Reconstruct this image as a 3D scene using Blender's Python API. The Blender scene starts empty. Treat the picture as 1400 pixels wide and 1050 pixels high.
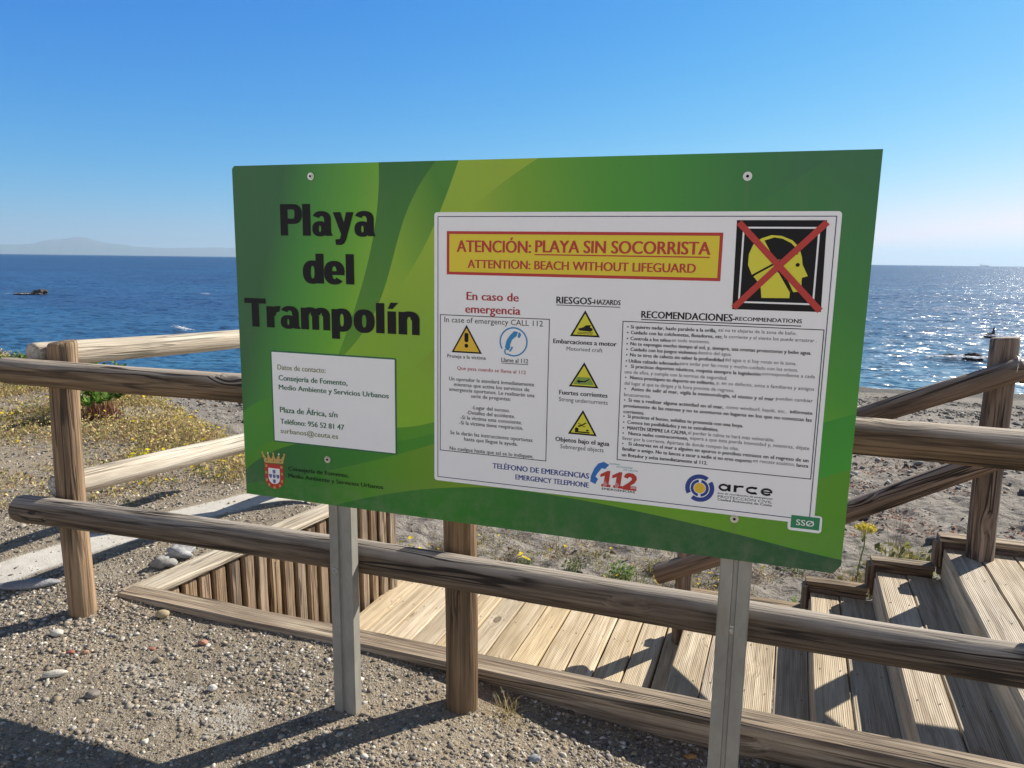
import bpy, math, random
import numpy as np
from mathutils import Vector, Matrix, Quaternion

scene = bpy.context.scene
COL = scene.collection
R = math.radians
random.seed(7)
RNG = np.random.default_rng(11)

# ------------------------------------------------------------------ camera
cam_d = bpy.data.cameras.new('camera')
cam = bpy.data.objects.new('camera', cam_d)
COL.objects.link(cam)
scene.camera = cam
cam_d.sensor_width = 36.0
cam_d.lens = 36.0 * 1000.0 / 1400.0
cam_d.clip_start = 0.05
cam_d.clip_end = 150000.0
PITCH, ROLL, YAW = 0.167697, 0.012465, 0.315256
Fv = Vector((-math.sin(YAW) * math.cos(PITCH), math.cos(YAW) * math.cos(PITCH), -math.sin(PITCH)))
R0 = Vector((math.cos(YAW), math.sin(YAW), 0.0))
U0 = R0.cross(Fv)
Rv = R0 * math.cos(ROLL) + U0 * math.sin(ROLL)
Uv = U0 * math.cos(ROLL) - R0 * math.sin(ROLL)
M = Matrix.Identity(4)
for i in range(3):
    M[i][0] = Rv[i]; M[i][1] = Uv[i]; M[i][2] = -Fv[i]
M[2][3] = 1.6
cam.matrix_world = M

# ------------------------------------------------------------------ sky, sun, exposure
SUN_EL, SUN_AZ = R(33.0), R(38.0)          # azimuth from +Y towards +X
world = bpy.data.worlds.new('World')
scene.world = world
world.use_nodes = True
nt = world.node_tree
bg = nt.nodes['Background']
sky = nt.nodes.new('ShaderNodeTexSky')
sky.sky_type = 'NISHITA'
sky.sun_disc = False
sky.sun_elevation = SUN_EL
sky.sun_rotation = SUN_AZ
sky.altitude = 0.0
sky.air_density = 1.0
sky.dust_density = 0.3
sky.ozone_density = 1.0
# the phone's rendering of a clear sky: one curve per channel on the sky radiance
ssc = nt.nodes.new('ShaderNodeVectorMath'); ssc.operation = 'SCALE'; ssc.inputs['Scale'].default_value = 0.1
ssep = nt.nodes.new('ShaderNodeSeparateXYZ'); scmb = nt.nodes.new('ShaderNodeCombineXYZ')
nt.links.new(sky.outputs['Color'], ssc.inputs[0]); nt.links.new(ssc.outputs[0], ssep.inputs[0])
for q, (gam, gain) in enumerate(((2.42, 0.859), (1.039, 0.801), (0.401, 0.976))):
    pw = nt.nodes.new('ShaderNodeMath'); pw.operation = 'POWER'; pw.inputs[1].default_value = gam
    ml = nt.nodes.new('ShaderNodeMath'); ml.operation = 'MULTIPLY'; ml.inputs[1].default_value = gain * 6.3
    mn = nt.nodes.new('ShaderNodeMath'); mn.operation = 'MINIMUM'; mn.inputs[1].default_value = (1.12, 2.0, 4.0)[q]
    nt.links.new(ssep.outputs[q], mn.inputs[0]); nt.links.new(mn.outputs[0], pw.inputs[0]); nt.links.new(pw.outputs[0], ml.inputs[0]); nt.links.new(ml.outputs[0], scmb.inputs[q])
# zenith dimmed to deepen shadows; bright veil added unseen behind camera, lighting the board
def wmath(op, a, b_, c_=None, clamp=False):
    nd = nt.nodes.new('ShaderNodeMath'); nd.operation = op; nd.use_clamp = clamp
    for q, v in enumerate((a, b_) + ((c_,) if c_ is not None else ())):
        if isinstance(v, (int, float)): nd.inputs[q].default_value = v
        else: nt.links.new(v, nd.inputs[q])
    return nd.outputs[0]
def wmap(v, lo, hi):
    nd = nt.nodes.new('ShaderNodeMapRange'); nd.interpolation_type = 'SMOOTHSTEP'
    nt.links.new(v, nd.inputs[0]); nd.inputs[1].default_value = lo; nd.inputs[2].default_value = hi
    return nd.outputs[0]
wtc = nt.nodes.new('ShaderNodeTexCoord'); wsp = nt.nodes.new('ShaderNodeSeparateXYZ'); nt.links.new(wtc.outputs['Generated'], wsp.inputs[0])
deep_ = nt.nodes.new('ShaderNodeMix'); deep_.data_type = 'RGBA'
nt.links.new(wmath('MULTIPLY', wmap(wsp.outputs[2], 0.36, 0.62), 0.94), deep_.inputs[0])
nt.links.new(scmb.outputs[0], deep_.inputs[6]); deep_.inputs[7].default_value = (0.48, 0.58, 0.78, 1)
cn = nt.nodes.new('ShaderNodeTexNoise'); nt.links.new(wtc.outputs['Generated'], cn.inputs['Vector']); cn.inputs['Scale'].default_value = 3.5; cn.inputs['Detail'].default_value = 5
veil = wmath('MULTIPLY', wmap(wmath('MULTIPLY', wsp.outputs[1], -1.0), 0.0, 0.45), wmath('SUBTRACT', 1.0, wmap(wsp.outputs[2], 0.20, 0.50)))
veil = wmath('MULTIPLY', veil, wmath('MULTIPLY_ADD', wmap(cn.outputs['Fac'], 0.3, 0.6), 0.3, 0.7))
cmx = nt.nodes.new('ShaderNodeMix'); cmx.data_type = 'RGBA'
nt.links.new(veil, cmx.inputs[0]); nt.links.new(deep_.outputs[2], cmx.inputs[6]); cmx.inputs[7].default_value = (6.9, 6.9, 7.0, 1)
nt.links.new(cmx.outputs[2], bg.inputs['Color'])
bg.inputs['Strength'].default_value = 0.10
sun_d = bpy.data.lights.new('sun', 'SUN')
sun_d.energy = 5.0
sun_d.angle = R(0.5)
sun_d.color = (1.0, 0.93, 0.82)
sun = bpy.data.objects.new('sun', sun_d)
COL.objects.link(sun)
sdir = Vector((math.sin(SUN_AZ) * math.cos(SUN_EL), math.cos(SUN_AZ) * math.cos(SUN_EL), math.sin(SUN_EL)))
sun.rotation_mode = 'QUATERNION'
sun.rotation_quaternion = sdir.to_track_quat('Z', 'Y')
sun.location = (8, 10, 12)
scene.view_settings.view_transform = 'Standard'
scene.view_settings.look = 'None'
scene.view_settings.gamma = 1.0
scene.view_settings.use_curve_mapping = False
scene.view_settings.exposure = 0.72
scene.render.engine = 'CYCLES'
cy = scene.cycles
cy.use_denoising = True
cy.max_bounces = 6
cy.diffuse_bounces = 4
cy.glossy_bounces = 2
cy.transmission_bounces = 2
cy.volume_bounces = 0
cy.use_adaptive_sampling = True
cy.sample_clamp_indirect = 6.0
cy.sample_clamp_direct = 0.0

# ------------------------------------------------------------------ helpers: objects
def link(o, parent=None):
    COL.objects.link(o)
    if parent is not None:
        o.parent = parent
    return o

def thing(name, label, cat, loc=(0, 0, 0), group=None):
    o = bpy.data.objects.new(name, None)
    o.empty_display_size = 0.1
    COL.objects.link(o)
    o.location = loc
    o['label'] = label; o['category'] = cat
    if group: o['group'] = group
    return o

def tag(o, label=None, cat=None, group=None, kind=None):
    if label: o['label'] = label
    if cat: o['category'] = cat
    if group: o['group'] = group
    if kind: o['kind'] = kind
    return o

def mesh_np(name, V, F, mats, mi=None, smooth=False, colors=None):
    """V (n,3); F list of tuples or (m,k) int array."""
    me = bpy.data.meshes.new(name)
    V = np.asarray(V, dtype=np.float32)
    if isinstance(F, np.ndarray):
        m, k = F.shape
        me.vertices.add(len(V)); me.vertices.foreach_set('co', V.ravel())
        me.loops.add(m * k); me.loops.foreach_set('vertex_index', F.astype(np.int32).ravel())
        me.polygons.add(m)
        me.polygons.foreach_set('loop_start', np.arange(0, m * k, k, dtype=np.int32))
        me.polygons.foreach_set('loop_total', np.full(m, k, dtype=np.int32))
    else:
        me.from_pydata(V.tolist(), [], F)
    me.update(calc_edges=True)
    for mt in (mats if isinstance(mats, (list, tuple)) else [mats]):
        me.materials.append(mt)
    n = len(me.polygons)
    if mi is not None:
        me.polygons.foreach_set('material_index', np.asarray(mi, dtype=np.int32))
    if smooth:
        me.polygons.foreach_set('use_smooth', np.ones(n, dtype=bool))
    if colors is not None:
        at = me.color_attributes.new('col', 'FLOAT_COLOR', 'POINT')
        c = np.ones((len(V), 4), dtype=np.float32); c[:, :3] = colors
        at.data.foreach_set('color', c.ravel())
    me.validate()
    return me

def put(name, me, parent=None, loc=None, quat=None):
    """loc is in world space; parents are unrotated empties."""
    o = bpy.data.objects.new(name, me)
    link(o, parent)
    base = Vector((0, 0, 0))
    p = parent
    while p is not None:
        base += Vector(p.location); p = p.parent
    if loc is None: loc = (0, 0, 0)
    o.location = Vector(loc) - base
    if quat is not None:
        o.rotation_mode = 'QUATERNION'; o.rotation_quaternion = quat
    return o

def frame_quat(xd, up=Vector((0, 0, 1))):
    x = Vector(xd).normalized()
    y = up.cross(x)
    if y.length < 1e-4: y = Vector((0, 1, 0))
    y.normalize(); z = x.cross(y)
    m = Matrix((x, y, z)).transposed()
    return m.to_quaternion()

# ------------------------------------------------------------------ helpers: noise (numpy)
def _hash(ix, iy, s):
    h = (ix.astype(np.int64) * 374761393 + iy.astype(np.int64) * 668265263 + s * 974634541) & 0x7fffffff
    h = ((h ^ (h >> 13)) * 1274126177) & 0x7fffffff
    return ((h ^ (h >> 16)) & 0xffff) / 65535.0

def vnoise(x, y, s=0):
    x = np.asarray(x, float); y = np.asarray(y, float)
    ix = np.floor(x); iy = np.floor(y); fx = x - ix; fy = y - iy
    fx = fx * fx * (3 - 2 * fx); fy = fy * fy * (3 - 2 * fy)
    a = _hash(ix, iy, s); b = _hash(ix + 1, iy, s); c = _hash(ix, iy + 1, s); d = _hash(ix + 1, iy + 1, s)
    return (a + (b - a) * fx) * (1 - fy) + (c + (d - c) * fx) * fy - 0.5

def fbm(x, y, s=0, o=4):
    r = 0; a = 1.0
    for k in range(o):
        r = r + a * vnoise(np.asarray(x) * 2 ** k + 17.3 * k, np.asarray(y) * 2 ** k - 9.1 * k, s + k); a *= 0.5
    return r

def sstep(a, b, x):
    t = np.clip((np.asarray(x, float) - a) / (b - a), 0, 1)
    return t * t * (3 - 2 * t)

# ------------------------------------------------------------------ helpers: materials
class NT:
    def __init__(self, name):
        self.m = bpy.data.materials.new(name); self.m.use_nodes = True
        self.t = self.m.node_tree
        self.b = self.t.nodes['Principled BSDF']
    def n(self, typ, **kw):
        nd = self.t.nodes.new(typ)
        for k, v in kw.items(): setattr(nd, k, v)
        return nd
    def l(self, a, b): self.t.links.new(a, b)
    def val(self, sock, v):
        if hasattr(v, 'is_output') or isinstance(v, bpy.types.NodeSocket): self.l(v, sock)
        else: sock.default_value = v
    def math(self, op, a, b=0.0, c=None, clamp=False):
        nd = self.n('ShaderNodeMath', operation=op); nd.use_clamp = clamp
        self.val(nd.inputs[0], a); self.val(nd.inputs[1], b)
        if c is not None: self.val(nd.inputs[2], c)
        return nd.outputs[0]
    def mix(self, f, a, b, mode='MIX'):
        nd = self.n('ShaderNodeMix', data_type='RGBA', blend_type=mode)
        self.val(nd.inputs[0], f)
        for s, v in ((6, a), (7, b)):
            if isinstance(v, (tuple, list)): nd.inputs[s].default_value = (*v[:3], 1)
            else: self.l(v, nd.inputs[s])
        return nd.outputs[2]
    def ramp(self, f, stops, interp='LINEAR'):
        nd = self.n('ShaderNodeValToRGB'); e = nd.color_ramp.elements
        nd.color_ramp.interpolation = interp
        while len(e) < len(stops): e.new(0.5)
        for k, (p, c) in enumerate(stops):
            e[k].position = p
            e[k].color = (*c[:3], 1) if isinstance(c, (tuple, list)) else (c, c, c, 1)
        self.l(f, nd.inputs[0]); return nd.outputs[0]
    def coord(self, which='Object'):
        return self.n('ShaderNodeTexCoord').outputs[which]
    def mapping(self, v, scale=(1, 1, 1), loc=(0, 0, 0), rot=(0, 0, 0)):
        nd = self.n('ShaderNodeMapping'); self.l(v, nd.inputs[0])
        self.val(nd.inputs['Location'], loc); nd.inputs['Scale'].default_value = scale; nd.inputs['Rotation'].default_value = rot
        return nd.outputs[0]
    def noise(self, v, scale, detail=4, rough=0.55, dist=0.0):
        nd = self.n('ShaderNodeTexNoise'); self.l(v, nd.inputs['Vector'])
        nd.inputs['Scale'].default_value = scale; nd.inputs['Detail'].default_value = detail
        nd.inputs['Roughness'].default_value = rough; nd.inputs['Distortion'].default_value = dist
        return nd.outputs['Fac']
    def voro(self, v, scale, feature='F1', out='Distance', rnd=1.0):
        nd = self.n('ShaderNodeTexVoronoi', feature=feature); self.l(v, nd.inputs['Vector'])
        nd.inputs['Scale'].default_value = scale; nd.inputs['Randomness'].default_value = rnd
        return nd.outputs[out]
    def bump(self, h, strength=0.5, dist=0.01, normal=None):
        nd = self.n('ShaderNodeBump'); self.l(h, nd.inputs['Height'])
        nd.inputs['Strength'].default_value = strength; nd.inputs['Distance'].default_value = dist
        if normal is not None: self.l(normal, nd.inputs['Normal'])
        self.l(nd.outputs[0], self.b.inputs['Normal']); return nd.outputs[0]
    def attr(self, name, out='Color'):
        nd = self.n('ShaderNodeAttribute', attribute_name=name); return nd.outputs[out]
    def base(self, c):
        self.val(self.b.inputs['Base Color'], (*c[:3], 1) if isinstance(c, (tuple, list)) else c)
    def rough(self, v): self.val(self.b.inputs['Roughness'], v)

def plain(name, col, rough=0.5, metal=0.0, spec=0.5):
    m = NT(name); m.base(col); m.rough(rough); m.b.inputs['Metallic'].default_value = metal
    m.b.inputs['Specular IOR Level'].default_value = spec
    return m.m

def attr_mat(name, rough=0.8, spec=0.25, trans=0.0):
    m = NT(name); m.base(m.attr('col')); m.rough(rough); m.b.inputs['Specular IOR Level'].default_value = spec
    if trans:
        tr = m.n('ShaderNodeBsdfTranslucent'); m.l(m.attr('col'), tr.inputs[0])
        mx = m.n('ShaderNodeMixShader'); mx.inputs[0].default_value = trans
        m.l(m.b.outputs[0], mx.inputs[1]); m.l(tr.outputs[0], mx.inputs[2])
        m.l(mx.outputs[0], m.t.nodes['Material Output'].inputs['Surface'])
    return m.m

def wood(name, dark, mid, light, knots=True, groove=False, grain=1.0, cracks=0.6, dirt=(0.10, 0.075, 0.05), rough=0.82, bleach=None, lines=0.6):
    """Long grain along local X."""
    m = NT(name)
    oi = m.n('ShaderNodeObjectInfo')
    off = m.n('ShaderNodeCombineXYZ')
    m.l(m.math('MULTIPLY', oi.outputs['Random'], 37.0), off.inputs[0]); m.l(m.math('MULTIPLY', oi.outputs['Random'], 11.0), off.inputs[2])
    add = m.n('ShaderNodeVectorMath', operation='ADD'); m.l(m.coord(), add.inputs[0]); m.l(off.outputs[0], add.inputs[1])
    v = add.outputs[0]
    # grain bends round knots
    kn = m.voro(m.mapping(v, (1.9, 3.6, 3.6)), 1.0)
    warp = m.math('MULTIPLY', m.math('SUBTRACT', 0.22, kn, clamp=True), 0.20)
    wv = m.n('ShaderNodeCombineXYZ'); m.l(warp, wv.inputs[1]); m.l(warp, wv.inputs[2])
    add2 = m.n('ShaderNodeVectorMath', operation='ADD'); m.l(v, add2.inputs[0]); m.l(wv.outputs[0], add2.inputs[1])
    vw = add2.outputs[0]
    g1 = m.noise(m.mapping(vw, (1.3, 34, 34)), 1.0, 5, 0.62, 0.5)
    g2 = m.noise(m.mapping(vw, (4.0, 150, 150)), 1.0, 3, 0.6)
    g3 = m.noise(m.mapping(v, (2.2, 6, 6)), 1.0, 4, 0.55)
    f = m.math('ADD', m.math('MULTIPLY', g1, 0.72), m.math('MULTIPLY', g2, 0.28))
    c = m.ramp(f, [(0.36, dark), (0.48, mid), (0.60, light)])
    c = m.mix(m.math('MULTIPLY', m.ramp(g3, [(0.42, 0.0), (0.70, 1.0)]), 0.55), c, dirt)
    # narrow dark growth lines
    ln = m.noise(m.mapping(vw, (0.8, 30, 30), (5.3, 0.7, 2.9)), 1.0, 3, 0.55, 0.3)
    lf = m.math('MULTIPLY', m.ramp(m.math('ABSOLUTE', m.math('SUBTRACT', ln, 0.5)), [(0.0, 1.0), (0.05, 0.0)]), lines)
    c = m.mix(lf, c, (dark[0] * 0.5, dark[1] * 0.5, dark[2] * 0.5))
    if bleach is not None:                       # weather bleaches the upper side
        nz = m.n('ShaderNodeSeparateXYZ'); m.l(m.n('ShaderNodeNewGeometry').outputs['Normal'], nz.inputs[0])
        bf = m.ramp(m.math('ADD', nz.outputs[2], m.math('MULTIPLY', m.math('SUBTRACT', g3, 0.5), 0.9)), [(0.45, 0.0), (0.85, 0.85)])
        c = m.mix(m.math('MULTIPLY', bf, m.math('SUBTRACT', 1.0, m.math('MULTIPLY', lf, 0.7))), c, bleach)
    # cracks: thin long dark splits
    ck = m.noise(m.mapping(vw, (0.9, 22, 22), (3.1, 1.7, 0.4)), 1.0, 2, 0.5, 0.2)
    cline = m.ramp(m.math('ABSOLUTE', m.math('SUBTRACT', ck, 0.5)), [(0.0, 1.0), (0.018, 0.9), (0.030, 0.0)])
    cmask = m.ramp(m.noise(m.mapping(v, (1.4, 5, 5), (9, 2, 5)), 1.0, 2), [(0.46, 0.0), (0.54, 1.0)])
    cf = m.math('MULTIPLY', m.math('MULTIPLY', cline, cmask), cracks)
    c = m.mix(cf, c, (0.03, 0.022, 0.016))
    h = m.math('SUBTRACT', m.math('MULTIPLY', f, grain), m.math('ADD', m.math('MULTIPLY', cf, 0.9), m.math('MULTIPLY', lf, 0.25)))
    if knots:
        kd = m.ramp(kn, [(0.066, 1.0), (0.080, 0.0)])
        ring = m.ramp(kn, [(0.0, 0.6), (0.03, 0.2), (0.072, 1.0), (0.105, 0.0)])
        c = m.mix(m.math('MULTIPLY', kd, 0.75), c, (dark[0] * 0.45, dark[1] * 0.38, dark[2] * 0.33))
        c = m.mix(m.math('MULTIPLY', ring, 0.45), c, (0.05, 0.03, 0.02))
        h = m.math('SUBTRACT', h, m.math('MULTIPLY', ring, 0.4))
    if groove:
        sx = m.n('ShaderNodeSeparateXYZ'); m.l(m.coord(), sx.inputs[0])
        gw = m.math('SINE', m.math('MULTIPLY', sx.outputs[1], 2 * math.pi / 0.0085))
        h = m.math('ADD', m.math('MULTIPLY', h, 0.7), m.math('MULTIPLY', gw, 0.09))
        c = m.mix(m.math('MULTIPLY', m.math('SUBTRACT', 0.0, gw, clamp=True), 0.18), c, dirt)
    # each piece its own tone
    tone = m.n('ShaderNodeHueSaturation')
    m.val(tone.inputs['Value'], m.math('ADD', 0.84, m.math('MULTIPLY', oi.outputs['Random'], 0.32)))
    m.val(tone.inputs['Saturation'], m.math('ADD', 0.85, m.math('MULTIPLY', m.math('FRACT', m.math('MULTIPLY', oi.outputs['Random'], 7.3)), 0.3)))
    m.l(c, tone.inputs['Color'])
    m.base(tone.outputs[0]); m.rough(rough); m.b.inputs['Specular IOR Level'].default_value = 0.3
    m.bump(h, 0.9, 0.009)
    return m.m

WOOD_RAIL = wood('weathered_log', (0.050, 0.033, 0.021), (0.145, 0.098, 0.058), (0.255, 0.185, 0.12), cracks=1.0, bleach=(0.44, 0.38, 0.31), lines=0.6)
WOOD_PALE = wood('bleached_log', (0.50, 0.42, 0.32), (0.68, 0.60, 0.48), (0.78, 0.71, 0.59), cracks=0.5, dirt=(0.35, 0.28, 0.2), lines=0.4)
WOOD_POST = wood('brown_log', (0.11, 0.06, 0.026), (0.235, 0.14, 0.066), (0.34, 0.22, 0.115), cracks=0.8, lines=0.4)
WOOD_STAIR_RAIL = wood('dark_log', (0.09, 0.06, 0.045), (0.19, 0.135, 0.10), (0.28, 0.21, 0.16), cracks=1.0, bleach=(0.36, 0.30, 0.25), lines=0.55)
WOOD_DECK = wood('deck_wood', (0.42, 0.32, 0.20), (0.62, 0.50, 0.34), (0.74, 0.62, 0.45), groove=True, cracks=0.15, dirt=(0.40, 0.31, 0.19), lines=0.22)
WOOD_STEP = wood('step_wood', (0.30, 0.235, 0.165), (0.50, 0.42, 0.31), (0.62, 0.54, 0.42), groove=True, cracks=0.2, dirt=(0.30, 0.235, 0.16), lines=0.28)
WOOD_CAP = wood('cap_wood', (0.16, 0.11, 0.07), (0.33, 0.245, 0.16), (0.46, 0.37, 0.26), cracks=0.8)
WOOD_PLANK = wood('plank_wood', (0.15, 0.10, 0.065), (0.33, 0.235, 0.155), (0.46, 0.36, 0.25), cracks=0.7)

# ------------------------------------------------------------------ helpers: logs and boards
def log_mesh(name, L, r0, r1, mat, seg=22, seed=0, bend=0.012, rough_end=0.006):
    rs = np.random.RandomState(seed)
    nr = max(8, int(L / 0.05))
    xs = np.concatenate([[0.0, 0.006], np.linspace(0.02, L - 0.02, nr), [L - 0.006, L]])
    th = np.linspace(0, 2 * np.pi, seg, endpoint=False)
    ph = rs.rand(6) * 6.28
    V = []
    for i, x in enumerate(xs):
        t = x / L
        r = r0 + (r1 - r0) * t
        if i in (0, len(xs) - 1): r *= 0.90
        elif i in (1, len(xs) - 2): r *= 0.97
        oy = bend * math.sin(math.pi * t * 1.3 + ph[0]) * min(1, L); oz = bend * math.sin(math.pi * t * 1.7 + ph[1]) * min(1, L)
        rr = r * (1 + 0.025 * np.sin(2 * th + ph[2] + 2 * t) + 0.018 * np.sin(3 * th + ph[3] - 3 * t) + 0.055 * vnoise(x * 3 + 0 * th, th * 1.3, seed) + 0.02 * vnoise(x * 14 + 0 * th, th * 3, seed + 5))
        xx = x + (rough_end * np.cos(th + ph[4]) if i in (0, 1) else (rough_end * np.cos(th + ph[5]) if i >= len(xs) - 2 else 0 * th))
        V.append(np.stack([xx, oy + rr * np.cos(th), oz + rr * np.sin(th)], 1))
    n = len(xs)
    c0 = V[0].mean(0); c1 = V[-1].mean(0)
    V = np.concatenate(V + [c0[None], c1[None]])
    F = []
    for i in range(n - 1):
        for j in range(seg):
            a = i * seg + j; b = i * seg + (j + 1) % seg
            F.append((a, b, b + seg, a + seg))
    ca, cb = n * seg, n * seg + 1
    for j in range(seg):
        F.append((ca, (j + 1) % seg, j)); F.append((cb, (n - 1) * seg + j, (n - 1) * seg + (j + 1) % seg))
    me = mesh_np(name, V, F, mat, smooth=True)
    return me

def log(name, p0, p1, r0, r1, mat, parent, seed=0, bend=0.012):
    p0 = Vector(p0); p1 = Vector(p1)
    return put(name, log_mesh(name, (p1 - p0).length, r0, r1, mat, seed=seed, bend=bend), parent, p0, frame_quat(p1 - p0))

SCREW_HEAD = plain('screw_head', (0.06, 0.05, 0.045), 0.5, 0.6)
def board_mesh(name, L, w, t, mat, bev=0.004, seed=0, warp=0.002, screws=()):
    """Board along X from 0..L, centred in Y, top face at z = 0, thickness t below."""
    n = max(3, int(L / 0.25)); b = min(bev, t * 0.3, w * 0.2)
    pr = [(-w / 2 + b, 0), (w / 2 - b, 0), (w / 2, -b), (w / 2, -t + b), (w / 2 - b, -t), (-w / 2 + b, -t), (-w / 2, -t + b), (-w / 2, -b)]
    xs = np.concatenate([[0, b], np.linspace(0, L, n + 1)[1:-1], [L - b, L]])
    rs = np.random.RandomState(seed + 100)
    V = []; k = len(pr)
    for i, x in enumerate(xs):
        end = i in (0, len(xs) - 1)
        oy, oz = (rs.rand(2) - 0.5) * warp * 2
        for (y, z) in pr:
            yy, zz = y, z
            if end:
                yy *= (1 - 2 * b / w); zz = -t / 2 + (z + t / 2) * (1 - 2 * b / t)
            V.append((x, yy + oy, zz + oz))
    F = []
    for i in range(len(xs) - 1):
        for j in range(k):
            a = i * k + j; c = i * k + (j + 1) % k
            F.append((a, a + k, c + k, c))
    F.append(tuple(range(k))); F.append(tuple((len(xs) - 1) * k + j for j in reversed(range(k))))
    mi = [0] * len(F)
    for sx in screws:
        for sy in (-0.28, 0.28):
            cx, cy = sx + (rs.rand() - 0.5) * 0.02, sy * w + (rs.rand() - 0.5) * 0.01; i0 = len(V)
            V += [(cx + 0.0042 * math.cos(a * 0.7854), cy + 0.0042 * math.sin(a * 0.7854), warp + 0.0006) for a in range(8)]
            F.append(tuple(range(i0, i0 + 8))); mi.append(1)
    return mesh_np(name, V, F, [mat, SCREW_HEAD], mi)

def board(name, p0, p1, w, t, mat, parent, up=Vector((0, 0, 1)), seed=0, bev=0.004, warp=0.002, screws=()):
    p0 = Vector(p0); p1 = Vector(p1)
    return put(name, board_mesh(name, (p1 - p0).length, w, t, mat, bev, seed, warp, screws), parent, p0, frame_quat(p1 - p0, up))
# ------------------------------------------------------------------ the lie of the land
SEA_Z = -1.95
DECK_Z, RISE = -0.65, 0.18
def wall_x(y):            # top line of the plank retaining wall left of the deck
    return -2.615 + (y - 2.70) * 0.2373
def bank_y(x):            # seaward edge of the upper ground left of the deck
    return np.interp(x, [-60, -25, -14, -9, -6, -4, -2.3, 20], [22, 14.0, 10.6, 8.5, 6.9, 5.5, 4.15, 4.15])
def shore_y(x):
    return np.interp(x, [-60, -20, 0, 8, 60], [9.0, 14.7, 22.7, 23.4, 28.0])

def terrain(x, y):
    x = np.asarray(x, float); y = np.asarray(y, float)
    und = 0.05 * fbm(x * 0.5, y * 0.5, 3, 3)
    up = 0.010 * fbm(x * 2.2, y * 2.2, 5, 3) - 0.025 * np.clip(y - 3.0, 0, 20) * sstep(-2.0, -3.0, x)
    up = up + und * sstep(3.0, 6.0, np.hypot(x + 1.5, y - 2.5))
    up = up - 0.115 * sstep(-1.5, -0.1, x) * sstep(1.75, 2.3, y) + 0.018 * sstep(-2.2, -2.75, x) * sstep(2.2, 2.6, y)
    sh = shore_y(x)
    t = (y - 4.6) / np.maximum(sh - 4.6, 1.0)
    beach = -0.66 - 1.29 * np.clip(t, 0, 4) + 0.09 * fbm(x * 0.45, y * 0.45, 21, 3) * sstep(4.6, 7, y)
    # footprints and hollows in the dry sand
    near = sstep(4.3, 4.8, y) * (1 - sstep(0.55, 0.9, t))
    d = vnoise(x * 3.1, y * 3.1, 31) + 0.6 * vnoise(x * 6.3, y * 6.3, 33)
    beach = beach + near * (0.080 * d + 0.042 * vnoise(x * 8.5, y * 8.5, 37) + 0.024 * vnoise(x * 15, y * 15, 39) - 0.05 * np.abs(vnoise(x * 4.3 + 3, y * 4.3, 35)))
    beach = beach + 0.03 * np.exp(-((t - 0.86) / 0.05) ** 2)          # small berm at the waterline
    pit = -0.86 + 0 * x
    by = bank_y(x) + 0.7 * vnoise(x * 0.6, y * 0.2, 41)
    m_bank = 1 - sstep(-0.55, 0.65, y - by)
    left = sstep(-0.03, -0.06, x - wall_x(np.minimum(y, 4.3)))
    m_left = m_bank * left
    z_back = beach + (up - beach) * m_left
    in_pit = sstep(2.56, 2.60, y) * (1 - sstep(4.44, 4.56, y)) * (1 - left) * (1 - sstep(3.2, 3.3, x))
    z = np.where(y < 2.57, up, z_back)
    fr = sstep(2.54, 2.60, y)
    z = up * (1 - fr) + z_back * fr
    z = z * (1 - in_pit) + pit * in_pit
    side = sstep(3.2, 3.4, x) * (1 - sstep(4.2, 6.5, y)) * fr       # higher ground at the head of the stairs
    return z * (1 - side) + up * side

def axis(lo, hi, c0, c1, fine, g=1.06, mx=2.0):
    a = list(np.arange(c0, c1 + 1e-6, fine))
    s = fine; x = c1
    while x < hi: s = min(s * g, mx); x += s; a.append(x)
    s = fine; x = c0
    while x > lo: s = min(s * g, mx); x -= s; a.insert(0, x)
    return np.array(a)
gx = axis(-70, 55, -4.3, 2.3, 0.026, 1.035, 2.5)
gy = axis(-25, 5.2, 1.35, 5.2, 0.026, 1.03, 2.0)
gy = np.concatenate([gy, np.arange(gy[-1] + 0.036, 9.6, 0.036)])
gy = np.concatenate([gy, axis(9.6, 34, 9.6, 9.64, 0.05, 1.04, 2.0)[1:]])
GX, GY = np.meshgrid(gx, gy)
GZ = terrain(GX, GY)
nx, ny = len(gx), len(gy)
idx = np.arange(nx * ny).reshape(ny, nx)
GF = np.stack([idx[:-1, :-1].ravel(), idx[:-1, 1:].ravel(), idx[1:, 1:].ravel(), idx[1:, :-1].ravel()], 1)

# masks stored on the vertices: r concrete strip, g beach sand, b chalky crust
def seg_d(px, py, pts):
    d = np.full(px.shape, 1e9)
    for (ax, ay), (bx, by) in zip(pts[:-1], pts[1:]):
        vx, vy = bx - ax, by - ay
        t = np.clip(((px - ax) * vx + (py - ay) * vy) / (vx * vx + vy * vy), 0, 1)
        d = np.minimum(d, np.hypot(px - ax - t * vx, py - ay - t * vy))
    return d
strip_d = seg_d(GX, GY, [(-3.62, 1.9), (-3.42, 2.95), (-3.28, 3.55), (-3.08, 4.0), (-2.95, 4.2)])
m_strip = 1 - sstep(0.13, 0.16, strip_d + 0.03 * vnoise(GX * 7, GY * 7, 51))
tt = (GY - 4.6) / np.maximum(shore_y(GX) - 4.6, 1.0)
m_sand = sstep(0.0, 0.25, -0.45 - GZ)
wet = sstep(0.915, 0.95, tt + 0.02 * vnoise(GX * 0.8, GY * 0.8, 61))
wrack = 1.3 * np.exp(-((tt - 0.835 + 0.02 * vnoise(GX * 0.5, GY * 0.2, 63)) / 0.022) ** 2) + 0.9 * np.exp(-((tt - 0.735 + 0.03 * vnoise(GX * 0.4, GY * 0.2, 64)) / 0.012) ** 2)
wet = np.clip(wet + wrack * (0.75 + 0.8 * vnoise(GX * 2.5, GY * 4, 65)), 0, 1)
m_chalk = np.zeros_like(GX)
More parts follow.
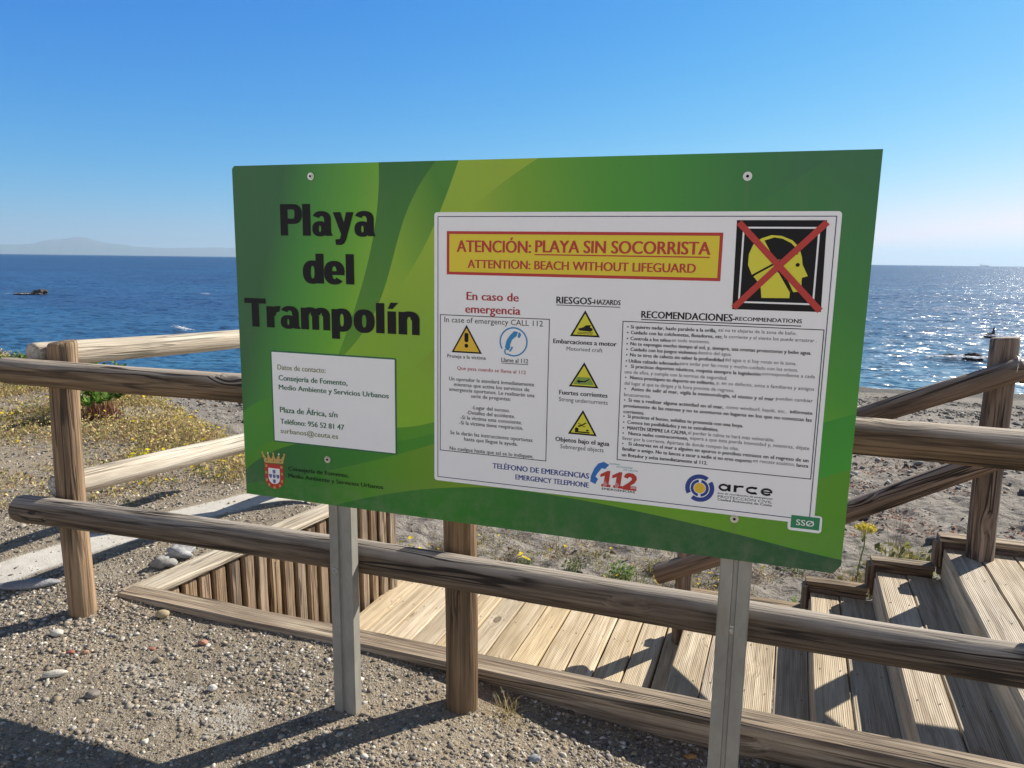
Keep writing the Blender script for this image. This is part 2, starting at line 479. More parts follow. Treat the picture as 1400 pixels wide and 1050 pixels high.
for cx_, cy_, rx_, ry_ in ((-1.95, 2.00, 0.14, 0.05), (-1.80, 1.93, 0.22, 0.07), (-1.66, 1.88, 0.13, 0.05), (-2.22, 2.05, 0.11, 0.03)):
    q = ((GX - cx_) / rx_) ** 2 + ((GY - cy_) / ry_) ** 2 + 2.2 * fbm(GX * 11, GY * 11, 71, 3)
    m_chalk = np.maximum(m_chalk, 1 - sstep(0.5, 1.5, q))
cols = np.stack([m_strip.ravel(), m_sand.ravel(), m_chalk.ravel()], 1)

g = NT('gravelly_ground')
pos = g.n('ShaderNodeNewGeometry').outputs['Position']
mk = g.n('ShaderNodeSeparateColor'); g.l(g.attr('col'), mk.inputs[0])
n1 = g.noise(pos, 1.6, 5, 0.6); n2 = g.noise(pos, 14, 4, 0.65); n3 = g.noise(pos, 70, 3, 0.7); n4 = g.noise(pos, 230, 2, 0.6)
peb = g.voro(pos, 95, out='Color'); pebd = g.voro(pos, 95)
soil = g.ramp(n2, [(0.30, (0.13, 0.105, 0.075)), (0.50, (0.27, 0.225, 0.165)), (0.72, (0.40, 0.34, 0.255))])
soil = g.mix(g.ramp(n1, [(0.48, 0.0), (0.62, 0.6)]), soil, (0.36, 0.29, 0.20))
hsv = g.n('ShaderNodeSeparateColor', mode='HSV'); g.l(peb, hsv.inputs[0])
pcol = g.ramp(hsv.outputs[0], [(0.0, (0.14, 0.125, 0.11)), (0.35, (0.30, 0.27, 0.23)), (0.7, (0.40, 0.355, 0.29)), (1.0, (0.56, 0.53, 0.48))])
soil = g.mix(g.math('MULTIPLY', g.ramp(pebd, [(0.30, 1.0), (0.48, 0.0)]), 0.75), soil, pcol)
sandc = g.ramp(g.math('ADD', g.math('MULTIPLY', n2, 0.5), g.math('MULTIPLY', n3, 0.5)), [(0.30, (0.155, 0.135, 0.115)), (0.5, (0.27, 0.245, 0.215)), (0.70, (0.37, 0.34, 0.30))])
sandc = g.mix(g.ramp(g.noise(g.mapping(pos, (0.5, 1.8, 1)), 1.0, 5, 0.6), [(0.48, 0.0), (0.66, 0.55)]), sandc, (0.16, 0.14, 0.12))
sandc = g.mix(g.math('MULTIPLY', g.ramp(g.voro(pos, 40), [(0.16, 1.0), (0.28, 0.0)]), 0.4), sandc, pcol)
gsx = g.n('ShaderNodeSeparateXYZ'); g.l(pos, gsx.inputs[0])
pale = g.math('MULTIPLY_ADD', gsx.outputs[1], -1.6, 1.9, clamp=True)      # ground out of view, made paler to bounce light onto the board
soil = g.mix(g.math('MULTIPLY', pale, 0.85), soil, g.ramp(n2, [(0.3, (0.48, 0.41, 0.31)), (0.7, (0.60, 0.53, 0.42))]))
c = g.mix(mk.outputs[1], soil, sandc)
conc = g.ramp(n2, [(0.3, (0.46, 0.43, 0.38)), (0.7, (0.60, 0.57, 0.51))])
c = g.mix(mk.outputs[0], c, conc)
chk = g.math('MULTIPLY', mk.outputs[2], g.ramp(g.noise(pos, 32, 4, 0.7), [(0.40, 0.05), (0.60, 0.75)]))
c = g.mix(chk, c, (0.52, 0.50, 0.45))
wetn = g.attr('wet', 'Fac')
c = g.mix(g.math('MULTIPLY', wetn, 0.85), c, (0.065, 0.06, 0.055))
g.base(c); g.rough(g.math('SUBTRACT', 0.93, g.math('MULTIPLY', wetn, 0.05)))
g.b.inputs['Specular IOR Level'].default_value = 0.25
h = g.math('ADD', g.math('MULTIPLY', n3, 0.8), g.math('MULTIPLY', n4, 0.35))
h = g.math('ADD', h, g.math('MULTIPLY', g.ramp(pebd, [(0.0, 1.0), (0.5, 0.0)]), 0.16))
n5 = g.noise(pos, 6.5, 4, 0.6)
h = g.math('ADD', h, g.math('MULTIPLY', g.math('ADD', g.math('MULTIPLY', n2, 1.8), g.math('MULTIPLY', n5, 3.2)), mk.outputs[1]))
n6 = g.noise(g.mapping(pos, (1.6, 2.6, 1.6)), 1.0, 4, 0.6)
h = g.math('ADD', h, g.math('MULTIPLY', g.math('MULTIPLY', n6, 9.0), mk.outputs[1]))
h = g.math('MULTIPLY', h, g.math('SUBTRACT', 1.0, g.math('MULTIPLY', mk.outputs[0], 0.8)))
g.bump(h, 1.0, 0.016)
GROUND = g.m
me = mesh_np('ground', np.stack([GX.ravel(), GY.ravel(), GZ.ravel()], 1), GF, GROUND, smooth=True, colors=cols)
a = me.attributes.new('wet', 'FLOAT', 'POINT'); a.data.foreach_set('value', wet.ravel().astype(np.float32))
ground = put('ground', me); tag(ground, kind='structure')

# ------------------------------------------------------------------ sea
def sea_mesh():
    ang = np.linspace(R(-68), R(104), 760)            # from +Y, positive to the left
    r = [11.0]
    while r[-1] < 62000: r.append(r[-1] * 1.0125 if r[-1] < 400 else r[-1] * 1.06)
    r = np.array(r)
    A, RR = np.meshgrid(ang, r)
    X = -np.sin(A) * RR; Y = np.cos(A) * RR
    rs = np.random.RandomState(5)
    Z = np.zeros_like(X)
    cell = np.maximum(RR * (ang[1] - ang[0]), RR * 0.0125)
    for lam, amp, n in ((9.0, 0.045, 3), (4.5, 0.034, 5), (2.3, 0.024, 6), (1.2, 0.014, 7), (0.7, 0.007, 6)):
        for k in range(n):
            a_ = R(-20) + (rs.rand() - 0.5) * R(130); w = lam * (0.75 + 0.5 * rs.rand())
            kx, ky = math.sin(a_) * 2 * math.pi / w, math.cos(a_) * 2 * math.pi / w
            fade = np.clip(1.6 - cell * 4.0 / w, 0, 1)
            s = np.sin(kx * X + ky * Y + rs.rand() * 6.28 + 1.5 * vnoise(X / (w * 3), Y / (w * 3), k))
            Z += amp / math.sqrt(n) * 1.6 * (1 - 2 * np.abs(s) ** 0.8) * fade * 0.42
    shore = sstep(0.0, 9.0, Y - shore_y(X))
    Z = SEA_Z + Z * (0.12 + 0.88 * shore)
    foam = np.exp(-((Y - shore_y(X) - 0.15 + 0.5 * vnoise(X * 0.5, Y * 0.1, 81)) / 0.32) ** 2)
    sh = np.exp(-np.clip(Y - shore_y(X), 0, 100) / 13.0)
    nxs, nys = len(ang), len(r)
    ii = np.arange(nxs * nys).reshape(nys, nxs)
    F = np.stack([ii[:-1, :-1].ravel(), ii[1:, :-1].ravel(), ii[1:, 1:].ravel(), ii[:-1, 1:].ravel()], 1)
    return np.stack([X.ravel(), Y.ravel(), Z.ravel()], 1), F[:, ::-1].copy(), np.stack([foam.ravel(), sh.ravel(), 0 * sh.ravel()], 1)
w = NT('sea_water')
wpos = w.n('ShaderNodeNewGeometry').outputs['Position']
wm = w.n('ShaderNodeSeparateColor'); w.l(w.attr('col'), wm.inputs[0])
deep = w.ramp(w.noise(w.mapping(wpos, (0.02, 0.05, 1)), 1.0, 4, 0.6), [(0.40, (0.003, 0.046, 0.150)), (0.62, (0.005, 0.076, 0.195))])
wc = w.mix(w.math('MULTIPLY', wm.outputs[1], 0.75), deep, (0.03, 0.16, 0.26))
fo = w.math('MULTIPLY', wm.outputs[0], w.ramp(w.noise(wpos, 3.0, 4, 0.7), [(0.42, 0.0), (0.58, 1.0)]))
wc = w.mix(fo, wc, (0.8, 0.82, 0.84))
w.base(wc); w.rough(w.math('ADD', 0.14, w.math('MULTIPLY', fo, 0.6))); w.b.inputs['IOR'].default_value = 1.333; w.b.inputs['Specular IOR Level'].default_value = 0.14
def slope(scale, amp, stretch=1.7):
    nd = w.n('ShaderNodeTexNoise'); w.l(w.mapping(wpos, (1.0, stretch, 1.0)), nd.inputs['Vector'])
    nd.inputs['Scale'].default_value = scale; nd.inputs['Detail'].default_value = 3; nd.inputs['Roughness'].default_value = 0.6
    v1 = w.n('ShaderNodeVectorMath', operation='SUBTRACT'); w.l(nd.outputs['Color'], v1.inputs[0]); v1.inputs[1].default_value = (0.5, 0.5, 0.5)
    v2 = w.n('ShaderNodeVectorMath', operation='MULTIPLY'); w.l(v1.outputs[0], v2.inputs[0]); v2.inputs[1].default_value = (amp * 1.2, amp * 1.5, 0)
    return v2.outputs[0]
def vadd(a_, b_):
    nd = w.n('ShaderNodeVectorMath', operation='ADD'); w.l(a_, nd.inputs[0]); w.l(b_, nd.inputs[1]); return nd.outputs[0]
gn_ = w.n('ShaderNodeNewGeometry').outputs['Normal']
nv = vadd(vadd(gn_, slope(0.35, 0.6)), vadd(slope(1.6, 1.5), slope(6.0, 1.15, 1.3)))
nn = w.n('ShaderNodeVectorMath', operation='NORMALIZE'); w.l(nv, nn.inputs[0])
w.l(nn.outputs[0], w.b.inputs['Normal'])
# body colour plus a mirror term: wave crests hide one another at grazing angles, so the reflectance saturates
w.b.inputs['Specular IOR Level'].default_value = 0.0
fr = w.n('ShaderNodeFresnel'); fr.inputs['IOR'].default_value = 1.333; w.l(nn.outputs[0], fr.inputs['Normal'])
gl = w.n('ShaderNodeBsdfGlossy'); gl.inputs['Roughness'].default_value = 0.28; w.l(nn.outputs[0], gl.inputs['Normal'])
mxs = w.n('ShaderNodeMixShader')
w.l(w.math('MULTIPLY', w.math('MINIMUM', w.math('MULTIPLY', fr.outputs[0], 0.80), 0.37), w.math('SUBTRACT', 1.0, fo)), mxs.inputs[0])
w.l(w.b.outputs[0], mxs.inputs[1]); w.l(gl.outputs[0], mxs.inputs[2])
w.l(mxs.outputs[0], w.t.nodes['Material Output'].inputs['Surface'])
V, F, C = sea_mesh()
sea = put('sea', mesh_np('sea', V, F, w.m, smooth=True, colors=C)); tag(sea, kind='structure')
TEXTS = [
('title', 'Playa', 179.1, 890.5, 521.8, 98.8, 2, 'k'),
('title', 'del', 257.3, 740.2, 444.3, 94.5, 2, 'k'),
('title', 'Trampolín', 26.4, 590.5, 670.1, 94.7, 2, 'k'),
('contact', 'Datos de contacto:', 148.3, 450.5, 332.4, 16.6, 1, 'o'),
('contact', 'Consejería de Fomento,', 151.6, 414.3, 412.4, 17.2, 2, 'g'),
('contact', 'Medio Ambiente y Servicios Urbanos', 151.0, 383.2, 561.2, 16.1, 2, 'g'),
('contact', 'Plaza de África, s/n', 152.4, 304.7, 372.8, 18.1, 2, 'g'),
('contact', 'Teléfono: 956 52 81 47', 152.2, 265.1, 397.2, 17.0, 2, 'g'),
('contact', 'surbanos@ceuta.es', 151.5, 232.5, 373.6, 16.5, 1, 'o'),
('dept', 'Consejería de Fomento,', 176.8, 103.7, 409.8, 13.6, 1, 'k'),
('dept', 'Medio Ambiente y Servicios Urbanos', 175.8, 78.4, 537.2, 13.7, 1, 'k'),
('banner', 'ATENCIÓN:', 794.5, 846.7, 1023.9, 33.2, 2, 'r'),
('banner', 'PLAYA SIN SOCORRISTA', 1038.6, 848.9, 1526.0, 33.1, 2, 'r'),
('banner', 'ATTENTION: BEACH WITHOUT LIFEGUARD', 829.5, 800.1, 1490.6, 23.6, 2, 'r'),
('poster', 'En caso de', 826.4, 705.4, 989.7, 23.4, 2, 'R'),
('poster', 'emergencia', 822.1, 666.7, 995.8, 23.6, 2, 'R'),
('poster', 'In case of emergency CALL 112', 753.7, 635.6, 1065.9, 15.9, 0, 'k'),
('poster', 'Proteja a la víctima', 763.8, 526.9, 889.3, 10.3, 1, 'k'),
('poster', 'Llame al 112', 939.5, 524.4, 1023.1, 12.1, 1, 'k'),
('poster', 'Que pasa cuando se llama al 112', 796.4, 491.3, 1016.8, 10.3, 1, 'R'),
('poster', 'Un operador le atenderá inmediatamente', 769.9, 456.3, 1043.6, 10.9, 1, 'k'),
('poster', 'mientras que activa los servicios de', 786.2, 439.7, 1028.8, 10.9, 1, 'k'),
('poster', 'emergencia oportunos. Le realizarán una', 770.0, 423.4, 1045.4, 11.0, 1, 'k'),
('poster', 'serie de preguntas:', 843.0, 407.0, 970.8, 10.9, 1, 'k'),
('poster', '-Lugar del suceso.', 845.6, 371.6, 968.7, 10.9, 1, 'k'),
('poster', '-Detalles del accidente.', 829.0, 354.5, 985.6, 11.0, 1, 'k'),
('poster', '-Si la víctima esta consciente.', 808.3, 337.5, 1008.0, 11.0, 1, 'k'),
('poster', '-Si la víctima tiene respiración.', 804.3, 320.3, 1012.3, 11.1, 1, 'k'),
('poster', 'Se le darán las instrucciones oportunas', 774.0, 286.1, 1042.1, 11.2, 1, 'k'),
('poster', 'hasta que llegue la ayuda.', 820.9, 269.5, 995.6, 11.1, 1, 'k'),
('poster', 'No cuelgue hasta que así se lo indiquen.', 772.4, 235.5, 1046.0, 11.3, 1, 'k'),
('poster', 'RIESGOS-', 1105.0, 704.6, 1216.1, 19.0, 2, 'k'),
('poster', 'HAZARDS', 1216.1, 705.9, 1290.7, 13.3, 2, 'k'),
('poster', 'Embarcaciones a motor', 1098.9, 588.9, 1284.2, 12.8, 2, 'k'),
('poster', 'Motorised craft', 1139.3, 569.7, 1244.9, 10.7, 0, 'k'),
('poster', 'Fuertes corrientes', 1121.2, 438.5, 1264.2, 13.0, 2, 'k'),
('poster', 'Strong undercurrents', 1120.7, 418.1, 1266.0, 12.0, 0, 'k'),
('poster', 'Objetos bajo el agua', 1113.6, 296.2, 1275.0, 13.3, 2, 'k'),
('poster', 'Submerged objects', 1129.1, 275.8, 1259.4, 12.3, 0, 'k'),
('poster', 'RECOMENDACIONES-', 1351.0, 673.0, 1602.9, 18.8, 2, 'k'),
('poster', 'RECOMMENDATIONS', 1602.9, 676.0, 1769.6, 10.1, 2, 'k'),
('poster', 'Si quieres nadar, hazlo paralelo a la orilla,', 1322.9, 642.0, 1555.2, 9.3, 2, 'k'),
('poster', 'así no te alejaras de la zona de baño.', 1560.1, 644.5, 1759.3, 8.9, 0, 'k'),
('poster', 'Cuidado con las colchonetas, flotadores, etc.', 1323.6, 626.1, 1572.7, 9.3, 2, 'k'),
('poster', 'la corriente y el viento los puede arrastrar .', 1576.7, 627.7, 1809.8, 8.9, 0, 'k'),
('poster', 'Controla a los niños', 1323.4, 609.2, 1434.5, 9.3, 2, 'k'),
('poster', 'en todo momento.', 1437.5, 610.5, 1539.8, 9.1, 0, 'k'),
('poster', 'No te expongas mucho tiempo al sol, y, siempre, usa cremas protectoras y bebe agua.', 1324.1, 594.3, 1799.0, 9.3, 2, 'k'),
('poster', 'Cuidado con los juegos violentos', 1324.9, 578.4, 1507.0, 9.4, 2, 'k'),
('poster', 'dentro del agua.', 1510.0, 579.7, 1599.1, 9.1, 0, 'k'),
('poster', 'No te tires de cabeza sin saber la profundidad', 1324.2, 562.9, 1579.5, 9.4, 2, 'k'),
('poster', 'del agua o si hay rocas en la zona.', 1582.8, 564.5, 1764.8, 9.0, 0, 'k'),
('poster', 'Utiliza calzado adecuado', 1321.4, 545.2, 1460.1, 9.4, 2, 'k'),
('poster', 'para andar por las rocas y mucho cuidado con los erizos.', 1463.5, 547.2, 1770.0, 9.2, 0, 'k'),
('poster', 'Si practicas deportes náuticos, respeta siempre la legislación', 1327.9, 530.1, 1677.2, 9.4, 2, 'k'),
('poster', 'correspondiente a cada', 1681.2, 532.4, 1812.9, 8.9, 0, 'k'),
('poster', 'uno de ellos, y cumple con la normas de seguridad.', 1311.3, 513.3, 1592.1, 9.5, 0, 'k'),
('poster', 'Nunca practiques tu deporte en solitario,', 1327.1, 497.8, 1560.0, 9.5, 2, 'k'),
('poster', 'y, en su defecto, avisa a familiares y amigos', 1564.2, 499.3, 1813.4, 9.1, 0, 'k'),
('poster', 'del lugar al que te diriges y la hora prevista de regreso.', 1311.8, 480.7, 1612.8, 9.5, 0, 'k'),
('poster', 'Antes de salir al mar, vigila la meteorología, el viento y el mar', 1331.7, 465.0, 1716.3, 9.5, 2, 'k'),
('poster', 'pueden cambiar', 1721.1, 467.6, 1813.1, 9.0, 0, 'k'),
('poster', 'bruscamente.', 1312.2, 447.5, 1388.0, 9.6, 0, 'k'),
('poster', 'Si vas a realizar alguna actividad en el mar,', 1325.5, 432.2, 1587.1, 9.6, 2, 'k'),
('poster', 'como windsurf, kayak, etc..', 1594.2, 433.6, 1751.3, 9.2, 0, 'k'),
('poster', 'infórmate', 1759.2, 434.3, 1814.7, 9.0, 2, 'k'),
('poster', 'previamente de las mareas y no te aventures en lugares en los que no conozcas las', 1312.8, 415.3, 1814.5, 9.6, 2, 'k'),
('poster', 'corrientes.', 1312.6, 397.8, 1371.8, 9.6, 2, 'k'),
('poster', 'Si practicas el buceo, señaliza tu presencia con una boya.', 1325.4, 384.6, 1641.9, 9.6, 2, 'k'),
('poster', 'Conoce tus posibilidades y no te extralimites.', 1325.3, 367.7, 1577.8, 9.7, 2, 'k'),
('poster', 'MANTÉN SIEMPRE LA CALMA,', 1326.0, 350.6, 1493.8, 9.7, 2, 'k'),
('poster', 'el perder la calma te hará más vulnerable.', 1496.8, 352.4, 1725.5, 9.4, 0, 'k'),
('poster', 'Nunca nades contracorriente,', 1329.9, 335.1, 1497.6, 9.7, 2, 'k'),
('poster', 'espera a que ésta pierda intensidad y, mientras, déjate', 1502.8, 337.8, 1815.0, 9.5, 0, 'k'),
('poster', 'llevar por la corriente. Apártate de donde rompen las olas.', 1313.3, 319.2, 1635.1, 9.8, 0, 'k'),
('poster', 'Si observas en el mar a alguien en apuros o percibes retrasos en el regreso de un', 1331.3, 304.1, 1815.2, 9.8, 2, 'k'),
('poster', 'familiar o amigo. No te lances a sacar a nadie si no eres experto', 1313.8, 287.5, 1671.0, 9.8, 2, 'k'),
('poster', 'en rescate acuático,', 1675.2, 290.1, 1782.1, 9.3, 0, 'k'),
('poster', 'lanza', 1786.9, 289.2, 1815.9, 9.1, 2, 'k'),
('poster', 'un flotador y avisa inmediatamente al 112.', 1313.6, 269.7, 1553.8, 9.8, 2, 'k'),
('poster', 'TELÉFONO DE EMERGENCIAS', 916.3, 191.1, 1218.9, 16.0, 2, 'b'),
('poster', 'EMERGENCY TELEPHONE', 991.0, 163.7, 1219.0, 15.1, 2, 'b'),
('poster', '112', 1254.4, 170.0, 1360.6, 48.8, 2, 'x'),
('poster', 'EMERGENCIAS', 1258.8, 162.5, 1356.1, 6.2, 2, 'k'),
('poster', 'CIUDAD', 1277.9, 241.6, 1309.0, 4.1, 1, 't'),
('poster', 'AUTONOMA', 1299.0, 234.6, 1346.5, 4.1, 1, 't'),
('poster', 'DE CEUTA', 1320.4, 227.6, 1361.8, 4.1, 1, 't'),
('poster', 'arce', 1587.8, 196.6, 1733.0, 27.5, 3, 'k'),
('poster', 'área de coordinación de emergencias', 1587.0, 189.0, 1732.6, 5.1, 1, 'k'),
('poster', 'PROTECCIÓN CIVIL', 1587.7, 177.8, 1732.6, 7.2, 0, 'k'),
('poster', 'Ciudad Autónoma de Ceuta', 1588.2, 169.7, 1732.1, 6.0, 2, 'k'),
('tab', 'SSØ', 1797.9, 125.5, 1843.2, 15.4, 1, 'w'),
]
# ------------------------------------------------------------------ the notice board
SB_O = Vector((-1.648, 2.06, 0.780)); SB_X = Vector((1, 0, -0.00546)).normalized(); SB_Z = Vector((0.00546, 0, 1)).normalized()
SB_W, SB_H = 1.9224, 1.1113
SB_N = Vector((0, -1, 0))
sign = thing('notice_board', 'large green beach notice board on two grey metal posts in front of the log fence', 'notice board', (-0.69, 2.09, 0.0))
SIGN_Q = Matrix((SB_X, SB_Z, SB_N)).transposed().to_quaternion()      # local: x right, y up, z towards the reader

def sput(name, me, parent):
    if parent is not sign:                        # a sub-part lies in its panel's own frame
        o = bpy.data.objects.new(name, me); return link(o, parent)
    return put(name, me, parent, SB_O, SIGN_Q)

# -- the printed green board: sweeping bands drawn in the board's own metres
b = NT('green_print')
sx = b.n('ShaderNodeSeparateXYZ'); b.l(b.coord(), sx.inputs[0])
X, Y = sx.outputs[0], sx.outputs[1]
def lin(ax, ay, c0):
    return b.math('ADD', b.math('ADD', b.math('MULTIPLY', X, ax), b.math('MULTIPLY', Y, ay)), c0)
def poly3(v, k):                      # k0 + k1 v + k2 v^2 + k3 v^3
    r = k[-1]
    for q in reversed(k[:-1]): r = b.math('ADD', b.math('MULTIPLY', r, v), q)
    return r
def fit(us, vs, deg):                 # v as polynomial of u
    return list(reversed(np.polyfit(us, vs, deg).tolist()))
def side(d, soft=0.0012):             # 1 where d > 0
    return b.math('MULTIPLY_ADD', d, 1.0 / soft, 0.5, clamp=True)
def grad(ax, ay, c0, stops):
    return b.ramp(b.math('ADD', lin(ax, ay, c0), 0.0, clamp=True), stops)
DK, MD, GR, LG, YL, OL = (0.030, 0.140, 0.040), (0.055, 0.275, 0.033), (0.125, 0.405, 0.024), (0.245, 0.500, 0.022), (0.330, 0.490, 0.030), (0.250, 0.455, 0.026)
DT = (0.036, 0.135, 0.055)
# left field: dark at the left edge to yellow green at the right
col = b.mix(b.math('ADD', lin(0, 0, 0), 0.0), grad(1.9, -0.25, 0.15, [(0, DK), (0.35, MD), (0.7, GR), (0.95, LG)]), MD)
field = grad(1.95, -0.55, 0.22, [(0.0, DK), (0.25, MD), (0.55, GR), (0.8, LG), (1.0, OL)])
col = field
# band right of the first curve
k1 = fit([1.106, 0.965, 0.798, 0.647, 0.524], [0.535, 0.527, 0.489, 0.437, 0.385], 3)
d1 = b.math('SUBTRACT', X, poly3(Y, k1))
col = b.mix(side(d1), col, grad(0, -1.0, 1.12, [(0, (0.030, 0.16, 0.024)), (0.5, (0.085, 0.27, 0.016)), (1.0, LG)]))
k2 = fit([1.114, 1.034, 0.904, 0.779, 0.683, 0.583, 0.525], [0.727, 0.666, 0.608, 0.560, 0.529, 0.473, 0.410], 3)
d2 = b.math('SUBTRACT', X, poly3(Y, k2))
col = b.mix(side(d2), col, grad(2.6, 1.1, -2.05, [(0, YL), (0.4, OL), (1.0, (0.07, 0.25, 0.018))]))
# third curve, below and right of it lighter
k3 = fit([0.535, 0.595, 0.676, 0.76], [0.683, 0.748, 0.833, 1.02], 2)
d3 = b.math('SUBTRACT', poly3(X, k3), Y)
col = b.mix(b.math('MULTIPLY', side(d3), side(d2)), col, grad(0.2, 1.6, -0.62, [(0, LG), (0.45, OL), (1.0, YL)]))
# top sweep behind the poster
k4 = fit([0.7, 0.8206, 0.926, 1.0478, 1.25], [0.85, 0.959, 1.041, 1.114, 1.20], 2)
d4 = b.math('SUBTRACT', poly3(X, k4), Y)
d4 = b.math('MAXIMUM', d4, b.math('SUBTRACT', X, 1.15))
d4 = b.math('MINIMUM', d4, b.math('SUBTRACT', X, 0.735))
top = grad(1.05, 0.25, -1.12, [(0, YL), (0.16, (0.20, 0.40, 0.020)), (0.40, (0.085, 0.34, 0.022)), (0.62, (0.055, 0.285, 0.033)), (0.85, (0.036, 0.20, 0.045)), (1, (0.036, 0.165, 0.060))])
col = b.mix(side(d4), col, top)
# small facet near the top right screw and right margin
d5 = b.math('SUBTRACT', X, b.math('ADD', b.math('MULTIPLY', Y, 1.45), 0.215))
col = b.mix(b.math('MULTIPLY', side(d5), side(lin(1, 0, -1.55))), col, grad(0.9, 1.25, -2.05, [(0, GR), (0.25, (0.065, 0.31, 0.026)), (0.55, (0.042, 0.23, 0.038)), (1.0, (0.036, 0.165, 0.060))]))
# right margin below: brighter wedge
d6 = b.math('SUBTRACT', b.math('ADD', b.math('MULTIPLY', X, 0.40), -0.322), Y)
col = b.mix(b.math('MULTIPLY', side(d6), side(lin(1, 0, -1.55))), col, grad(0, 2.1, 0.0, [(0, (0.090, 0.40, 0.020)), (0.45, (0.050, 0.36, 0.022)), (1.0, (0.038, 0.27, 0.028))]))
# lower left sweeps
def sweep(us, vs, stops, g_, deg=2, lo=None, hi=None):
    global col
    d = b.math('SUBTRACT', poly3(X, fit(us, vs, deg)), Y)
    m_ = side(d)
    if lo is not None: m_ = b.math('MULTIPLY', m_, side(lin(1, 0, -lo)))
    if hi is not None: m_ = b.math('MULTIPLY', m_, side(lin(-1, 0, hi)))
    col = b.mix(m_, col, grad(*g_, stops))
sweep([0.592, 0.65, 0.718, 0.76], [0.437, 0.492, 0.553, 0.585], [(0, LG), (0.6, OL), (1, (0.24, 0.34, 0.016))], (1.0, 2.2, -1.1), 1, lo=0.50, hi=0.735)
sweep([-0.005, 0.06, 0.124, 0.3, 0.59, 0.722, 0.8], [0.290, 0.325, 0.352, 0.33, 0.2866, 0.325, 0.35], [(0, MD), (0.5, (0.07, 0.29, 0.014)), (1, (0.11, 0.33, 0.014))], (0.8, 0.9, -0.05), 4, hi=0.735)
sweep([-0.005, 0.124, 0.205, 0.35], [0.130, 0.2036, 0.235, 0.25], [(0, (0.06, 0.26, 0.016)), (1, (0.14, 0.36, 0.014))], (2.2, 1.4, -0.15), 2, hi=0.45)
sweep([0.0, 0.10, 0.2055, 0.35, 0.59, 0.722], [0.0937, 0.142, 0.1994, 0.235, 0.2366, 0.290], [(0, DK), (0.30, (0.02, 0.15, 0.026)), (0.7, (0.035, 0.22, 0.018)), (1, (0.06, 0.27, 0.016))], (1.5, 0.3, -0.02), 3, hi=0.735)
sweep([0.25, 0.3354, 0.5404, 0.7216, 0.8], [0.098, 0.118, 0.186, 0.2493, 0.28], [(0, (0.03, 0.20, 0.02)), (0.4, (0.09, 0.30, 0.015)), (1, (0.19, 0.33, 0.015))], (1.7, 0.0, -0.45), 2, hi=0.95)
sweep([0.30, 0.3717, 0.5636, 0.7275, 0.90, 1.2, 1.45, 1.632, 1.9156], [-0.02, 0.009, 0.0619, 0.108, 0.128, 0.127, 0.108, 0.080, 0.042], [(0, (0.022, 0.165, 0.026)), (0.30, (0.035, 0.21, 0.018)), (0.62, (0.022, 0.14, 0.028)), (1, (0.016, 0.095, 0.032))], (0.62, 0.0, -0.15), 4)
# a lighter tongue under the poster
k7 = fit([0.727, 1.0, 1.3197, 1.6319, 1.9156], [0.122, 0.131, 0.1117, 0.080, 0.042], 3)
k8 = fit([0.80, 1.05, 1.35, 1.70, 1.93], [0.13, 0.139, 0.15, 0.21, 0.30], 3)
d7 = b.math('MINIMUM', b.math('SUBTRACT', Y, poly3(X, k7)), b.math('SUBTRACT', poly3(X, k8), Y))
col = b.mix(b.math('MULTIPLY', side(d7), side(lin(1, 0, -0.80))), col, grad(0.9, 0, -0.75, [(0, (0.12, 0.30, 0.015)), (0.6, (0.15, 0.37, 0.013)), (1, (0.085, 0.30, 0.015))]))
# grime and fading
gr = b.noise(b.coord(), 3.0, 5, 0.6)
col = b.mix(b.math('MULTIPLY', b.ramp(gr, [(0.45, 0.0), (0.75, 1.0)]), 0.08), col, (0.16, 0.17, 0.14))
strk = b.noise(b.mapping(b.coord(), (26, 1.4, 1)), 1.0, 4, 0.6)
col = b.mix(b.math('MULTIPLY', b.ramp(strk, [(0.52, 0.0), (0.72, 1.0)]), 0.07), col, (0.20, 0.22, 0.17))
dustm = b.math('MULTIPLY', b.math('MULTIPLY_ADD', Y, -5.0, 0.8, clamp=True), b.ramp(b.noise(b.coord(), 16, 5, 0.7), [(0.42, 0.0), (0.66, 1.0)]))
col = b.mix(b.math('MULTIPLY', dustm, 0.30), col, (0.30, 0.27, 0.20))
rust = None
for rx, ry in ((0.2965, 1.0735), (1.6085, 1.0515), (0.331, 0.158), (1.6367, 0.1215)):
    dx_ = b.math('ABSOLUTE', b.math('ADD', X, -rx)); dy_ = b.math('SUBTRACT', ry, Y)
    m_ = b.math('MULTIPLY', b.math('MULTIPLY_ADD', dx_, -110.0, 1.0, clamp=True), b.math('MULTIPLY', b.math('MULTIPLY_ADD', dy_, -9.0, 1.0, clamp=True), b.math('GREATER_THAN', dy_, 0.0)))
    rust = m_ if rust is None else b.math('MAXIMUM', rust, m_)
col = b.mix(b.math('MULTIPLY', rust, 0.30), col, (0.16, 0.15, 0.09))
spk = b.ramp(b.voro(b.coord(), 22), [(0.03, 1.0), (0.045, 0.0)])
col = b.mix(b.math('MULTIPLY', b.math('MULTIPLY', spk, b.ramp(gr, [(0.5, 0.0), (0.55, 1.0)])), 0.6), col, (0.03, 0.04, 0.03))
b.base(col); b.rough(b.math('ADD', 0.32, b.math('MULTIPLY', gr, 0.2))); b.b.inputs['Specular IOR Level'].default_value = 0.4

def rounded(x0, y0, x1, y1, r, n=5):
    pts = []
    for cx_, cy_, a0 in ((x1 - r, y1 - r, 0), (x0 + r, y1 - r, 90), (x0 + r, y0 + r, 180), (x1 - r, y0 + r, 270)):
        for i in range(n + 1):
            a_ = R(a0 + 90 * i / n); pts.append((cx_ + r * math.cos(a_), cy_ + r * math.sin(a_)))
    return pts

